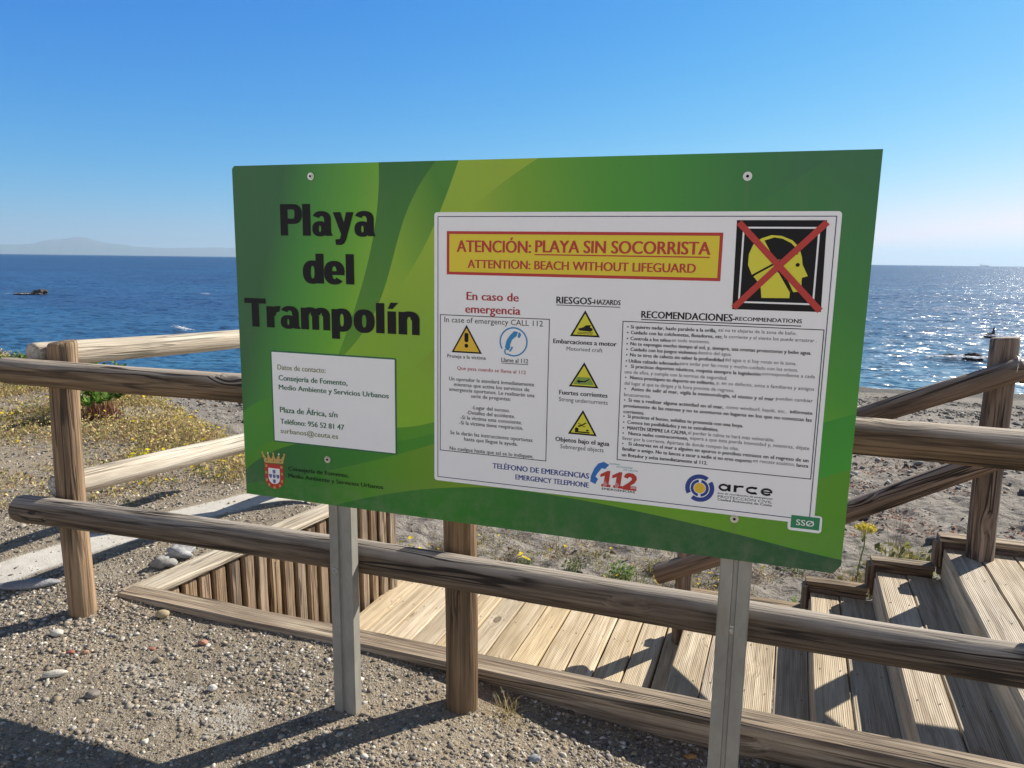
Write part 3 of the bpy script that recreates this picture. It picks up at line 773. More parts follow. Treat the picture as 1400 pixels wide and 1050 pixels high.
class Flat:
    """Collects flat coloured shapes (board millimetres), each at its own small height, into one mesh."""
    def __init__(self): self.V, self.F, self.mi, self.mats = [], [], [], []
    def m(self, mat):
        if mat not in self.mats: self.mats.append(mat)
        return self.mats.index(mat)
    def poly(self, pts, z, mat, thick=None):
        i0 = len(self.V); n = len(pts)
        ar = sum(pts[i][0] * pts[(i + 1) % n][1] - pts[(i + 1) % n][0] * pts[i][1] for i in range(n))
        if ar < 0: pts = pts[::-1]
        k = self.m(mat)
        self.V += [(p[0] / 1000, p[1] / 1000, z / 1000) for p in pts]
        self.F.append(tuple(range(i0, i0 + n))); self.mi.append(k)
        if thick:
            self.V += [(p[0] / 1000, p[1] / 1000, (z - thick) / 1000) for p in pts]
            for i in range(n):
                j = (i + 1) % n
                self.F.append((i0 + i, i0 + n + i, i0 + n + j, i0 + j)); self.mi.append(k)
    def rect(self, x0, y0, x1, y1, z, mat, thick=None): self.poly([(x0, y0), (x1, y0), (x1, y1), (x0, y1)], z, mat, thick)
    def frame(self, x0, y0, x1, y1, w, z, mat):
        self.rect(x0, y0, x1, y0 + w, z, mat); self.rect(x0, y1 - w, x1, y1, z, mat)
        self.rect(x0, y0 + w, x0 + w, y1 - w, z, mat); self.rect(x1 - w, y0 + w, x1, y1 - w, z, mat)
    def disc(self, cx, cy, r, z, mat, n=32, ry=None):
        self.poly([(cx + r * math.cos(6.2832 * i / n), cy + (ry or r) * math.sin(6.2832 * i / n)) for i in range(n)], z, mat)
    def arc(self, cx, cy, r0, r1, a0, a1, z, mat, n=28):
        for i in range(n):
            t0, t1 = R(a0 + (a1 - a0) * i / n), R(a0 + (a1 - a0) * (i + 1) / n)
            self.poly([(cx + r0 * math.cos(t0), cy + r0 * math.sin(t0)), (cx + r1 * math.cos(t0), cy + r1 * math.sin(t0)), (cx + r1 * math.cos(t1), cy + r1 * math.sin(t1)), (cx + r0 * math.cos(t1), cy + r0 * math.sin(t1))], z, mat)
    def line(self, pts, w, z, mat):
        for (ax, ay), (bx, by) in zip(pts[:-1], pts[1:]):
            L = math.hypot(bx - ax, by - ay); nx_, ny_ = -(by - ay) / L * w / 2, (bx - ax) / L * w / 2
            self.poly([(ax + nx_, ay + ny_), (ax - nx_, ay - ny_), (bx - nx_, by - ny_), (bx + nx_, by + ny_)], z, mat)
    def tri(self, pts, w, z, fill, edge):
        cx = sum(p[0] for p in pts) / 3; cy = sum(p[1] for p in pts) / 3
        self.poly(pts, z, edge)
        self.poly([(cx + (p[0] - cx) * (1 - w), cy + (p[1] - cy) * (1 - w)) for p in pts], z + 0.25, fill)
    def text(self, s, x0, y, x1, cap, bold, z, mat, res=3):
        cu = bpy.data.curves.new('lettering', 'FONT'); cu.body = s; cu.size = 1.0
        cu.resolution_u = res; cu.offset = 0.0; cu.fill_mode = 'FRONT'
        o = bpy.data.objects.new('lettering', cu); COL.objects.link(o)
        dg = bpy.context.evaluated_depsgraph_get()
        me = o.evaluated_get(dg).to_mesh()
        v = np.array([q.co[:2] for q in me.vertices]); fs = [tuple(p.vertices) for p in me.polygons]
        o.evaluated_get(dg).to_mesh_clear()
        bpy.data.objects.remove(o); bpy.data.curves.remove(cu)
        lo, hi = v[:, 0].min(), v[:, 0].max()
        u = x0 + (v[:, 0] - lo) / (hi - lo) * (x1 - x0); t = y + v[:, 1] * cap / 0.665
        k = self.m(mat)
        dx = cap * (0.0, 0.020, 0.045, 0.05)[bold]
        for q, sh in enumerate((0.0,) if bold == 0 else (-dx, 0.0, dx)):
            i0 = len(self.V)
            self.V += [(a_ / 1000 + sh / 1000, c_ / 1000, (z + 0.06 * q) / 1000) for a_, c_ in zip(u, t)]
            self.F += [tuple(i + i0 for i in f) for f in fs]; self.mi += [k] * len(fs)
    def build(self, name, parent):
        return sput(name, mesh_np(name, self.V, self.F, self.mats, self.mi), parent)

INK = plain('black_ink', (0.010, 0.009, 0.010), 0.6, 0.0, 0.25)
PAPER_N = NT('white_film')
pn = PAPER_N.noise(PAPER_N.coord(), 2.2, 5, 0.6)
PAPER_N.base(PAPER_N.ramp(pn, [(0.3, (0.86, 0.85, 0.83)), (0.7, (0.90, 0.89, 0.87))])); PAPER_N.rough(0.34); PAPER_N.b.inputs['Specular IOR Level'].default_value = 0.4
PAPER = PAPER_N.m
NAVY = plain('navy_ink', (0.018, 0.022, 0.10), 0.45)
BLUE = plain('blue_ink', (0.012, 0.045, 0.25), 0.45)
RED = plain('red_ink', (0.50, 0.028, 0.018), 0.45)
RED2 = plain('crimson_ink', (0.42, 0.014, 0.022), 0.45)
YEL = plain('yellow_print', (0.78, 0.62, 0.025), 0.45)
YEL2 = plain('lime_yellow_print', (0.72, 0.66, 0.035), 0.45)
AMB = plain('amber_print', (0.80, 0.50, 0.025), 0.45)
CYAN = plain('sky_blue_ink', (0.02, 0.24, 0.50), 0.45)
PHONE = plain('phone_blue_ink', (0.015, 0.15, 0.48), 0.45)
TEAL = plain('teal_ink', (0.05, 0.30, 0.32), 0.45)
DGRN = plain('dark_green_ink', (0.012, 0.13, 0.055), 0.45)
TGRN = plain('tag_green_print', (0.012, 0.22, 0.085), 0.45)
OLV = plain('olive_ink', (0.16, 0.17, 0.03), 0.45)
OLG = plain('grass_green_print', (0.20, 0.34, 0.05), 0.45)
GOLD = plain('gold_print', (0.55, 0.36, 0.10), 0.45)
INKS = {'k': INK, 'o': OLV, 'g': DGRN, 'r': RED, 'R': RED2, 'b': BLUE, 'x': RED, 't': TEAL, 'w': PAPER}
ALU = plain('sheet_edge', (0.30, 0.31, 0.30), 0.45, 0.7)
# board with a folded return edge, slightly dog-eared corners
f = Flat()
pts = [(14, 0), (SB_W * 1000 - 22, 0), (SB_W * 1000, 30), (SB_W * 1000, SB_H * 1000), (7, SB_H * 1000), (0, SB_H * 1000 - 7), (0, 8)]
pts = [(0, 0), (SB_W * 1000 - 20, 0), (SB_W * 1000 - 2, 26), (SB_W * 1000, SB_H * 1000), (9, SB_H * 1000), (0, SB_H * 1000 - 9)]
f.poly(pts, 0, b.m)
n0 = len(f.V)
k = f.m(ALU)
f.V += [(p[0] / 1000, p[1] / 1000, -0.022) for p in pts]
np_ = len(pts)
for i in range(np_):
    j = (i + 1) % np_
    f.F.append((i, n0 + i, n0 + j, j)); f.mi.append(k)
f.F.append(tuple(n0 + i for i in reversed(range(np_)))); f.mi.append(k)
f.build('board', sign)

# title: heavy grotesque letters drawn glyph by glyph (cap height 100, x height 74)
def title_word(f, word, x0, y, x1, cap, z):
    P_ = []; lay = [0]                         # pieces as polygons in glyph units, each stroke on its own film layer
    SW, HW, XH = 26.5, 18.0, 75.0
    def add(p): P_.append((p, lay[0]))
    def rect(a, b_, c_, d): lay[0] += 1; add([(a, b_), (c_, b_), (c_, d), (a, d)])
    def ring(cx, cy, rx, ry, a0, a1, sw=SW, hw=HW, n=26, e=2.35):
        def pt(rx_, ry_, t):
            c_, s_ = math.cos(t), math.sin(t)
            return (cx + rx_ * math.copysign(abs(c_) ** (2 / e), c_), cy + ry_ * math.copysign(abs(s_) ** (2 / e), s_))
        lay[0] += 1
        for i in range(n):
            t0, t1 = R(a0 + (a1 - a0) * i / n), R(a0 + (a1 - a0) * (i + 1) / n)
            add([pt(rx, ry, t0), pt(rx, ry, t1), pt(rx - sw, ry - hw, t1), pt(rx - sw, ry - hw, t0)])
    def glyph(c_, x):
        if c_ == 'P':
            rect(x, 0, x + 25, 100); rect(x + 25, 83, x + 44, 100); rect(x + 25, 37, x + 44, 54)
            ring(x + 44, 68.5, 31, 31.5, -90, 90, 25, 16.5); return 77
        if c_ == 'T': rect(x, 82, x + 76, 100); rect(x + 25.5, 0, x + 50.5, 82); return 78
        if c_ == 'l': rect(x, 0, x + SW, 100); return SW + 6
        if c_ == 'í':
            rect(x + 4, 0, x + 4 + SW, XH - 1); lay[0] += 1; add([(x + 5, 82), (x + 20, 82), (x + 38, 103), (x + 14, 103)]); return SW + 12
        if c_ == 'o': ring(x + 34, XH / 2, 34, XH / 2 + 2, 0, 360, n=44); return 72.5
        if c_ == 'd': ring(x + 33, XH / 2, 33, XH / 2 + 2, 0, 360, n=44); rect(x + 44, 0, x + 44 + SW, 100); return 72.5
        if c_ == 'p': rect(x, -27, x + SW, XH - 1); ring(x + 34, XH / 2, 33, XH / 2 + 2, 0, 360, n=44); return 72.5
        if c_ == 'e':
            ring(x + 33, XH / 2, 34, XH / 2 + 2, 0, 318, n=40); rect(x + 12, 30, x + 66.5, 43); return 71
        if c_ == 'a':
            ring(x + 26, 22, 26, 24, 0, 360, 22, 13.5, n=36); rect(x + 41, 6, x + 63, 52)
            ring(x + 32, XH - 24.5, 31, 27, 0, 158, 22.5, 15.5, n=24); lay[0] += 1; add([(x + 60, 0), (x + 68, 0), (x + 63, 12), (x + 44, 12), (x + 44.5, 0)]); return 70.5
        if c_ == 'n':
            rect(x, 0, x + SW, XH - 1); ring(x + 33, XH - 27, 32, 28.5, 0, 170, n=22); rect(x + 42, 0, x + 65, XH - 26.5); return 70.5
        if c_ == 'm':
            rect(x, 0, x + SW, XH - 1)
            for q in (0, 37): ring(x + 32 + q, XH - 27, 29, 28.5, 0, 168, n=20); rect(x + 38 + q, 0, x + 61 + q, XH - 26.5)
            return 103.5
        if c_ == 'r':
            rect(x, 0, x + SW, XH - 1); ring(x + 43, XH - 34, 34, 35, 82, 178, 23, 20, n=16); return 49
        if c_ == 'y':
            lay[0] += 1; add([(x, XH - 1), (x + 25, XH - 1), (x + 46, 6), (x + 36, -8), (x + 28, 0)])
            lay[0] += 1; add([(x + 68, XH - 1), (x + 44, XH - 1), (x + 25, 2), (x + 22, -10), (x + 42, -12)])
            lay[0] += 1; add([(x + 22, -9), (x + 42, -12), (x + 36, -22), (x + 27, -28), (x + 8, -28), (x + 6, -11)]); return 70
        return 30
    x = 0.0
    for c_ in word: w_ = glyph(c_, x); x += w_
    hi = max(p[0] for q, _ in P_ for p in q); lo = min(p[0] for q, _ in P_ for p in q)
    for q, la in P_:
        f.poly([(x0 + (px - lo) / (hi - lo) * (x1 - x0), y + py * cap / 100) for px, py in q], z + 0.05 * (la % 12), INK)

# title
for grp, s, x0, y, x1, cap, st, c_ in TEXTS:
    if grp == 'title': f = Flat(); title_word(f, s, x0, y, x1, cap, 1.2); f.build('title_word', sign)
f = Flat()
for grp, s, x0, y, x1, cap, st, c_ in TEXTS:
    if grp == 'dept': f.text(s, x0, y, x1, cap, 1, 1.2, INKS[c_], 3)
f.build('department_lettering', sign)

# contact panel
f = Flat(); f.poly(rounded(121.5, 199.5, 588.5, 514, 6), 1.2, DGRN, 1.1); f.rect(126.5, 204.5, 583.5, 509, 1.6, PAPER)
cp = f.build('contact_panel', sign)
f = Flat()
for grp, s, x0, y, x1, cap, st, c_ in TEXTS:
    if grp == 'contact': f.text(s, x0, y, x1, cap, st, 2.1, INKS[c_], 3)
f.build('contact_lettering', cp)

# coat of arms
f = Flat()
def shield(cx, cy, w_, h_, n=14):
    p = [(cx - w_ / 2, cy + h_ / 2), (cx - w_ / 2, cy - h_ * 0.12)]
    p += [(cx - w_ / 2 * math.cos(R(a_)), cy - h_ * 0.12 - h_ * 0.38 * math.sin(R(a_))) for a_ in np.linspace(0, 180, n)[1:-1]]
    return p + [(cx + w_ / 2, cy - h_ * 0.12), (cx + w_ / 2, cy + h_ / 2)]
f.poly(shield(118.5, 75.5, 75, 88), 1.2, RED)
f.poly(shield(118.5, 76.5, 46, 56), 1.6, PAPER)
for x, y in ((118.5, 92), (118.5, 76), (118.5, 58), (103.5, 76), (133.5, 76)):
    f.poly(shield(x, y, 11, 13, 8), 2.0, BLUE)
    for dx, dy in ((-2, 2.5), (2, 2.5), (0, 0), (-2, -2.5), (2, -2.5)): f.rect(x + dx - .7, y + dy - .7, x + dx + .7, y + dy + .7, 2.3, PAPER)
for x, y in ((88, 112), (149, 112), (87, 88), (150, 88), (88, 62), (149, 62), (97, 45), (140, 45), (118.5, 37)):
    f.rect(x - 4, y - 5, x + 4, y + 1, 1.7, GOLD); f.rect(x - 4, y + 1, x - 2, y + 4, 1.7, GOLD); f.rect(x - 1, y + 1, x + 1, y + 4, 1.7, GOLD); f.rect(x + 2, y + 1, x + 4, y + 4, 1.7, GOLD)
f.poly([(81, 121), (156, 124), (160, 140), (78, 138)], 1.2, GOLD)
for i, x in enumerate((74, 96, 118, 140, 162)):
    yb = 139; xb = 118 + (x - 118) * 0.82
    f.poly([(xb - 7, yb), (xb + 7, yb), (x + 1.5, 155), (x - 1.5, 155)], 1.2, GOLD)
    f.disc(x, 157, 4.2 if i % 2 == 0 else 3, 1.6, GOLD if i % 2 == 0 else PAPER, 10)
for x in (92, 118, 145): f.disc(x, 131, 2.6, 1.6, RED if x == 118 else DGRN, 8)
f.build('coat_of_arms', sign)

# screws
SCR = plain('screw_zinc', (0.55, 0.54, 0.50), 0.35, 0.85)
for x, y in ((296.5, 1073.5), (1608.5, 1051.5), (331, 158), (1636.7, 121.5)):
    V, F, mi = [], [], []
    prof = [(0.0, 0.0025), (0.0035, 0.0025), (0.004, 0.0045), (0.0065, 0.0045), (0.0072, 0.002), (0.0115, 0.0022), (0.012, -0.001)]
    ns = 20
    for r_, z_ in prof:
        for i in range(ns):
            V.append((x / 1000 + r_ * math.cos(6.2832 * i / ns), y / 1000 + r_ * math.sin(6.2832 * i / ns), z_))
    for q in range(len(prof) - 1):
        for i in range(ns):
            F.append((q * ns + i, (q + 1) * ns + i, (q + 1) * ns + (i + 1) % ns, q * ns + (i + 1) % ns)); mi.append(0 if q > 1 else 1)
    sput('screw', mesh_np('screw', V, F, [SCR, INK], mi), sign)

# posts: galvanised channel with a central rib
GALV = NT('galvanised_steel')
gv = GALV.coord()
gn1 = GALV.voro(GALV.mapping(gv, (30, 30, 18)), 1.0, out='Color')
gs = GALV.n('ShaderNodeSeparateColor'); GALV.l(gn1, gs.inputs[0])
gn2 = GALV.noise(GALV.mapping(gv, (6, 6, 1.6)), 1.0, 5, 0.65)
gcol = GALV.ramp(GALV.math('ADD', GALV.math('MULTIPLY', gs.outputs[0], 0.10), GALV.math('MULTIPLY', gn2, 0.90)), [(0.25, (0.24, 0.23, 0.20)), (0.5, (0.335, 0.325, 0.285)), (0.75, (0.43, 0.42, 0.375))])
gcol = GALV.mix(GALV.ramp(GALV.noise(GALV.mapping(gv, (14, 14, 2.2), (4, 1, 2)), 1.0, 4, 0.7), [(0.58, 0.0), (0.76, 0.5)]), gcol, (0.30, 0.21, 0.12))
GALV.base(gcol); GALV.rough(0.52); GALV.b.inputs['Metallic'].default_value = 0.35
def channel(name, x, y, ztop, zbot, lean=0.0, wdt=0.088):
    h_ = wdt / 2
    prof = [(-h_, 0.045), (-h_, 0.004), (-h_ + 0.004, 0.0), (-0.008, 0.0), (-0.005, 0.007), (0.005, 0.007), (0.008, 0.0), (h_ - 0.004, 0.0), (h_, 0.004), (h_, 0.045)]
    inner = [(px * 0.95, py + 0.003) for px, py in prof]; inner[0] = (-h_ + 0.003, 0.045); inner[-1] = (h_ - 0.003, 0.045)
    loop = prof + inner[::-1]
    V, F = [], []; k_ = len(loop); zs = np.linspace(zbot, ztop, 6)
    for z in zs:
        for px, py in loop: V.append((x + px + lean * (z - zbot), y + py, z))
    for i in range(len(zs) - 1):
        for j in range(k_):
            a_, c_ = i * k_ + j, i * k_ + (j + 1) % k_
            F.append((a_, c_, c_ + k_, a_ + k_))
    F.append(tuple(reversed(range(k_)))); F.append(tuple((len(zs) - 1) * k_ + j for j in range(k_)))
    return put(name, mesh_np(name, np.array(V) - np.array((x, y, zbot)), F, GALV.m), sign, (x, y, zbot))
channel('post', -1.293, 2.083, 1.80, -0.25, 0.0, 0.086)
channel('post', 0.002, 2.083, 1.80, -0.40, 0.0, 0.088)

for bx_, bz_ in ((0.0015, 0.545), (-1.315, 0.53)):
    V, F = [], []; ns = 14
    for r_, d_ in ((0.0, 0.007), (0.006, 0.007), (0.0075, 0.005), (0.0075, 0.002), (0.013, 0.0018), (0.0135, 0.0)):
        for i in range(ns): V.append((r_ * math.cos(6.2832 * i / ns), -d_, r_ * math.sin(6.2832 * i / ns)))
    for q in range(5):
        for i in range(ns): F.append((q * ns + i, (q + 1) * ns + i, (q + 1) * ns + (i + 1) % ns, q * ns + (i + 1) % ns))
    put('bolt', mesh_np('bolt', V, F, SCR), sign, (bx_, 2.090 if bx_ > -1 else 2.0828, bz_))

# ---- safety poster
f = Flat(); f.poly(rounded(720, 131.5, 1843, 962.5, 9), 1.2, PAPER, 1.1)
f.poly(rounded(1777, 109, 1863, 157, 8), 1.25, PAPER, 1.1)
poster = f.build('safety_poster', sign)
f = Flat(); f.frame(731, 143, 1832, 951, 2.2, 1.7, NAVY); f.build('border_line', poster)
f = Flat(); f.rect(1784.5, 116.8, 1857, 152.5, 2.0, TGRN)
f.text('SSØ', 1798, 126, 1843.2, 15.4, 1, 2.6, PAPER); f.build('reference_tab', poster)
f = Flat(); f.rect(761, 779.5, 1557, 907.5, 1.7, RED); f.rect(769.5, 788, 1548.5, 899, 2.1, YEL)
for grp, s, x0, y, x1, cap, st, c_ in TEXTS:
    if grp == 'banner': f.text(s, x0, y, x1, cap, 2, 2.6, RED, 4)
f.rect(1036, 840.5, 1526, 844, 2.6, RED)
f.build('warning_banner', poster)
# boxes
f = Flat(); f.frame(739, 230.5, 1086.5, 658.5, 2.2, 1.7, INK); f.build('emergency_box_outline', poster)
f = Flat(); f.frame(1299, 257.3, 1826, 662, 2.2, 1.7, INK); f.build('advice_box_outline', poster)
# lettering
f = Flat()
for grp, s, x0, y, x1, cap, st, c_ in TEXTS:
    if grp == 'poster' and s not in ('112', 'EMERGENCIAS', 'CIUDAD', 'AUTONOMA', 'DE CEUTA', 'arce', 'área de coordinación de emergencias', 'PROTECCIÓN CIVIL', 'Ciudad Autónoma de Ceuta'):
        f.text(s, x0, y, x1, cap, st, 1.7, INKS[c_], 2)
f.rect(1105, 699, 1290.5, 701, 1.7, INK); f.rect(1351, 667, 1769, 669.5, 1.7, INK); f.rect(939.5, 519.5, 1023, 521.3, 1.7, INK)
for y in (642, 626.1, 609.2, 594.3, 578.4, 562.9, 545.2, 530.1, 497.8, 465, 432.2, 384.6, 367.7, 350.6, 335.1, 304.1): f.disc(1314.5, y + 4, 2.1, 1.7, INK, 10)
f.build('poster_lettering', poster)
# warning triangle
f = Flat(); f.tri([(826.5, 630), (777.5, 544), (877, 544)], 0.17, 1.7, AMB, INK)
f.poly(rounded(820, 577, 833, 606, 6), 2.3, INK); f.disc(826.5, 566.5, 6.2, 2.3, INK, 18); f.build('caution_triangle', poster)
# phone in a ring
f = Flat(); f.arc(976.5, 586, 39.5, 44, -118, 212, 1.7, CYAN, 44)
f.line([(955.6, 546.4), (950, 552), (950.5, 563)], 4, 1.9, CYAN)
f.poly([(950, 569), (955, 590), (965, 605), (978, 618), (990, 616), (986, 604), (972, 592), (966, 577), (966, 568), (962, 560), (954, 561)], 2.0, CYAN)
f.poly([(989, 601), (995, 598), (1000, 608), (996, 615), (992, 614)], 2.0, CYAN); f.poly([(962, 556), (969, 557), (976, 570), (971, 572), (967, 564)], 2.0, CYAN)
f.build('telephone_symbol', poster)
# hazard triangles
f = Flat(); f.tri([(1190.5, 688), (1148, 612), (1236, 612)], 0.20, 1.7, YEL2, INK)
f.poly([(1171, 634), (1176, 629), (1209, 627.5), (1214, 632), (1214, 636), (1206, 640), (1190, 640.5)], 2.3, INK); f.poly([(1188, 640), (1194, 645), (1209, 646), (1206, 640)], 2.3, INK)
for y in (624.5, 620.5): f.line([(1170 + 5 * i, y + (0.9 if i % 2 else -0.9)) for i in range(10)], 1.5, 2.3, INK)
f.build('motor_craft_triangle', poster)
f = Flat(); f.tri([(1193, 538), (1149, 464), (1237.5, 464)], 0.20, 1.7, YEL2, INK)
f.poly([(1163, 472), (1223.5, 472), (1212, 494), (1174, 494)], 2.2, OLG)
f.poly([(1172, 481), (1180, 487), (1181, 483.5), (1195, 483), (1208, 490), (1211, 489), (1198, 479.5), (1182, 478.5), (1181, 475)], 2.5, INK)
f.build('undercurrent_triangle', poster)
f = Flat(); f.tri([(1194, 397), (1151, 322), (1238, 322)], 0.20, 1.7, YEL2, INK)
f.rect(1172, 328.5, 1216, 332.5, 2.3, INK); f.poly([(1172, 332), (1182, 332), (1183, 340), (1178, 344), (1172, 342)], 2.3, INK); f.poly([(1205, 334), (1212, 334), (1214, 338), (1207, 340)], 2.3, INK)
f.line([(1182, 346), (1193, 352), (1205, 359)], 3.6, 2.3, INK); f.line([(1181, 357), (1192, 352), (1197, 347), (1203, 348)], 2.0, 2.3, INK); f.disc(1184, 349.5, 2.4, 2.3, INK, 10)
f.build('submerged_object_triangle', poster)
# no lifeguard pictogram
f = Flat()
f.poly([(1589.5, 940), (1809, 940), (1813.5, 707), (1592.5, 706)], 1.7, INK)
f.frame(1606, 724, 1795, 923, 4.5, 2.1, PAPER)
f.poly([(1638.0, 795.3), (1625.0, 824.7), (1625.3, 851.9), (1634.5, 876.9), (1653.0, 892.8), (1678.2, 901.9), (1704.0, 899.9), (1730.3, 889.0), (1744.0, 875.9), (1751.3, 862.7), (1756.9, 845.0), (1759.6, 827.2), (1774.5, 798.5), (1761.0, 793.7), (1760.4, 784.8), (1761.3, 773.6), (1755.3, 757.6), (1736.3, 755.7), (1722, 786), (1707.1, 801.5), (1690, 806)], 2.1, YEL2)
f.poly([(1664.8, 738.8), (1663.7, 784.5), (1640, 795), (1650, 784), (1663, 784)], 2.1, YEL2)
f.poly([(1664.8, 738.8), (1660.0, 772), (1641, 794), (1680.1, 816.7), (1702.5, 805.9), (1734.2, 754.7), (1734.1, 740.2)], 2.3, YEL2)
f.poly([(1662, 888), (1686, 896), (1706, 893), (1728, 882), (1742, 868), (1747, 855), (1735, 848), (1697, 838), (1682, 853)], 2.5, INK)
f.line([(1637, 796), (1698, 833), (1755, 866)], 5, 2.7, INK); f.line([(1698, 813), (1722, 790), (1741, 753)], 5, 2.7, INK)
f.disc(1748, 826.6, 5.0, 2.7, INK, 18)
f.line([(1595, 934), (1702, 823), (1811, 710)], 16.5, 3.1, RED); f.line([(1596, 710), (1702, 823), (1810, 935)], 16.5, 3.4, RED)
f.build('lifeguard_pictogram', poster)
# 112 emblem
f = Flat()
f.poly([(1261.5, 247.4), (1277.9, 240.1), (1266.4, 225.7), (1256.3, 227.5), (1244.7, 211.7), (1238.2, 200.6), (1246.2, 193.2), (1238.7, 176.9), (1223.3, 183.5), (1224.7, 201.2), (1234.0, 225.1), (1245.7, 240.8)], 1.7, PHONE)
def one(x):
    f.poly([(x, 209), (x + 21, 221.5), (x + 29, 221.5), (x + 25, 180), (x + 31, 180), (x + 31, 172), (x + 4, 172), (x + 4, 180), (x + 10, 180), (x + 13, 206), (x, 200)], 2.1, RED)
    for i in range(3): f.line([(x + 15 + 3.2 * i, 190 - 3 * i), (x + 10 + 3 * i, 173)], 0.9, 2.5, PAPER)
one(1253); one(1288)
f.poly([(1322, 208), (1326, 217), (1335, 222), (1349, 221), (1358, 214), (1360, 204), (1354, 193), (1341, 183), (1360, 183), (1360, 170), (1319, 170), (1320, 180), (1336, 192), (1345, 201), (1346, 207), (1341, 210), (1336, 209), (1334, 204)], 2.1, RED)
for y in (181, 178.6, 176.2): f.line([(1343, y), (1360, y)], 0.8, 2.5, PAPER)
for grp, s, x0, y, x1, cap, st, c_ in TEXTS:
    if s in ('EMERGENCIAS', 'CIUDAD', 'AUTONOMA', 'DE CEUTA'): f.text(s, x0, y, x1, cap, st, 1.7, INKS[c_], 2)
f.build('emergency_number_emblem', poster)
# civil protection emblem
f = Flat(); cx_, cy_ = 1537.5, 199.5
f.arc(cx_, cy_, 27.5, 40, 55, 210, 1.7, BLUE); f.arc(cx_, cy_, 27.5, 40, 235, 395, 1.7, BLUE)
f.arc(cx_, cy_, 17, 25, 100, 260, 1.7, BLUE); f.arc(cx_, cy_, 17, 25, -80, 80, 1.7, BLUE); f.disc(cx_, cy_, 15, 1.7, AMB, 28)
for grp, s, x0, y, x1, cap, st, c_ in TEXTS:
    if s in ('área de coordinación de emergencias', 'PROTECCIÓN CIVIL', 'Ciudad Autónoma de Ceuta'): f.text(s, x0, y, x1, cap, st, 1.7, INK, 2)
def stroke(pts, w_): f.line(pts, w_, 1.7, INK)
# wide rounded word: a r c e
y0, y1, ym = 199.5, 218.5, 209.5
def arcs(cx, cy, rx, ry, a0, a1, w_, n=14):
    P = [(cx + rx * math.cos(R(a0 + (a1 - a0) * i / n)), cy + ry * math.sin(R(a0 + (a1 - a0) * i / n))) for i in range(n + 1)]
    stroke(P, w_)
arcs(1603, 209, 12, 8, 0, 360, 6, 24); f.rect(1614, 199, 1621, 219, 1.71, INK)
f.rect(1629, 199, 1637, 219, 1.7, INK); stroke([(1635, 213), (1642, 216.5), (1655, 216.8)], 5.5)
arcs(1678, 209, 14, 8, 45, 315, 6, 20); stroke([(1677, 217), (1691, 217)], 5); stroke([(1677, 201), (1691, 201)], 5)
arcs(1716, 209, 13, 8, 10, 320, 6, 22); f.rect(1704, 206.5, 1731, 210.5, 1.72, INK)
f.build('civil_protection_emblem', poster)
# ------------------------------------------------------------------ log fences
front = thing('log_fence', 'weathered two-rail log fence running right across behind the green notice board', 'log fence', (-0.9, 2.31, 0.0))
def post(parent, x, y, z0, z1, r, mat, lean=(0, 0), seed=0):
    L = z1 - z0
    return log('post', (x, y, z0), (x + lean[0] * L, y + lean[1] * L, z1), r, r * 0.97, mat, parent, seed, 0.006)
post(front, -2.79, 2.335, -0.30, 1.235, 0.058, WOOD_POST, (0.012, 0), 1)
post(front, -0.94, 2.31, -0.30, 1.22, 0.058, WOOD_POST, (-0.004, 0), 2)
post(front, 0.93, 2.315, -0.45, 1.22, 0.064, WOOD_POST, (0, 0), 3)
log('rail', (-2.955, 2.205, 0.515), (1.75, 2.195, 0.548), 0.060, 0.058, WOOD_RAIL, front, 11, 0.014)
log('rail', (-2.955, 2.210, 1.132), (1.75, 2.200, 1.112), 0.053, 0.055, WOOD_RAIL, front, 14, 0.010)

leftf = thing('log_fence', 'pale sunlit two-rail log fence going back towards the sea behind the left corner post', 'log fence', (-2.72, 3.4, 0.0))
log('rail', (-2.835, 2.295, 0.590), (-2.50, 5.2, 0.50), 0.054, 0.052, WOOD_PALE, leftf, 21, 0.008)
log('rail', (-2.875, 2.290, 1.178), (-2.70, 5.2, 1.085), 0.054, 0.052, WOOD_PALE, leftf, 22, 0.008)
post(leftf, -2.545, 4.35, -0.4, 1.15, 0.06, WOOD_POST, (0, 0), 23)

hand = thing('log_handrail', 'dark log handrail sloping up along the seaward side of the wooden stairs', 'handrail', (0.45, 4.28, -0.3))
post(hand, -0.285, 4.20, -0.80, -0.02, 0.05, WOOD_STAIR_RAIL, (0, 0), 31)
post(hand, 1.235, 4.285, -0.10, 1.245, 0.066, WOOD_STAIR_RAIL, (-0.012, 0), 32)
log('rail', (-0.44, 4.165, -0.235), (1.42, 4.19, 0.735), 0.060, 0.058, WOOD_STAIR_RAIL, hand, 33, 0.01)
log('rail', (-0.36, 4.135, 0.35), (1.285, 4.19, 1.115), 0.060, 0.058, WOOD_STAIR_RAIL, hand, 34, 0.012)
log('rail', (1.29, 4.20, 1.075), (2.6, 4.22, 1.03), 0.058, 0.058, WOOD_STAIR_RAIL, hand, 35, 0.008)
WIRE = plain('pale_wire', (0.6, 0.58, 0.52), 0.4, 0.4)
def tube(name, pts, r, mat, parent, seg=8):
    V, F = [], []; n = len(pts); P = [Vector(p) for p in pts]; o = P[0]
    for i in range(n):
        d = (P[min(i + 1, n - 1)] - P[max(i - 1, 0)]).normalized()
        a_ = d.orthogonal().normalized(); c_ = d.cross(a_)
        for j in range(seg):
            t = 6.2832 * j / seg; V.append(P[i] - o + (a_ * math.cos(t) + c_ * math.sin(t)) * r)
    for i in range(n - 1):
        for j in range(seg):
            k_ = i * seg + j; l_ = i * seg + (j + 1) % seg; F.append((k_, l_, l_ + seg, k_ + seg))
    return put(name, mesh_np(name, [tuple(v) for v in V], F, mat, smooth=True), parent, o)
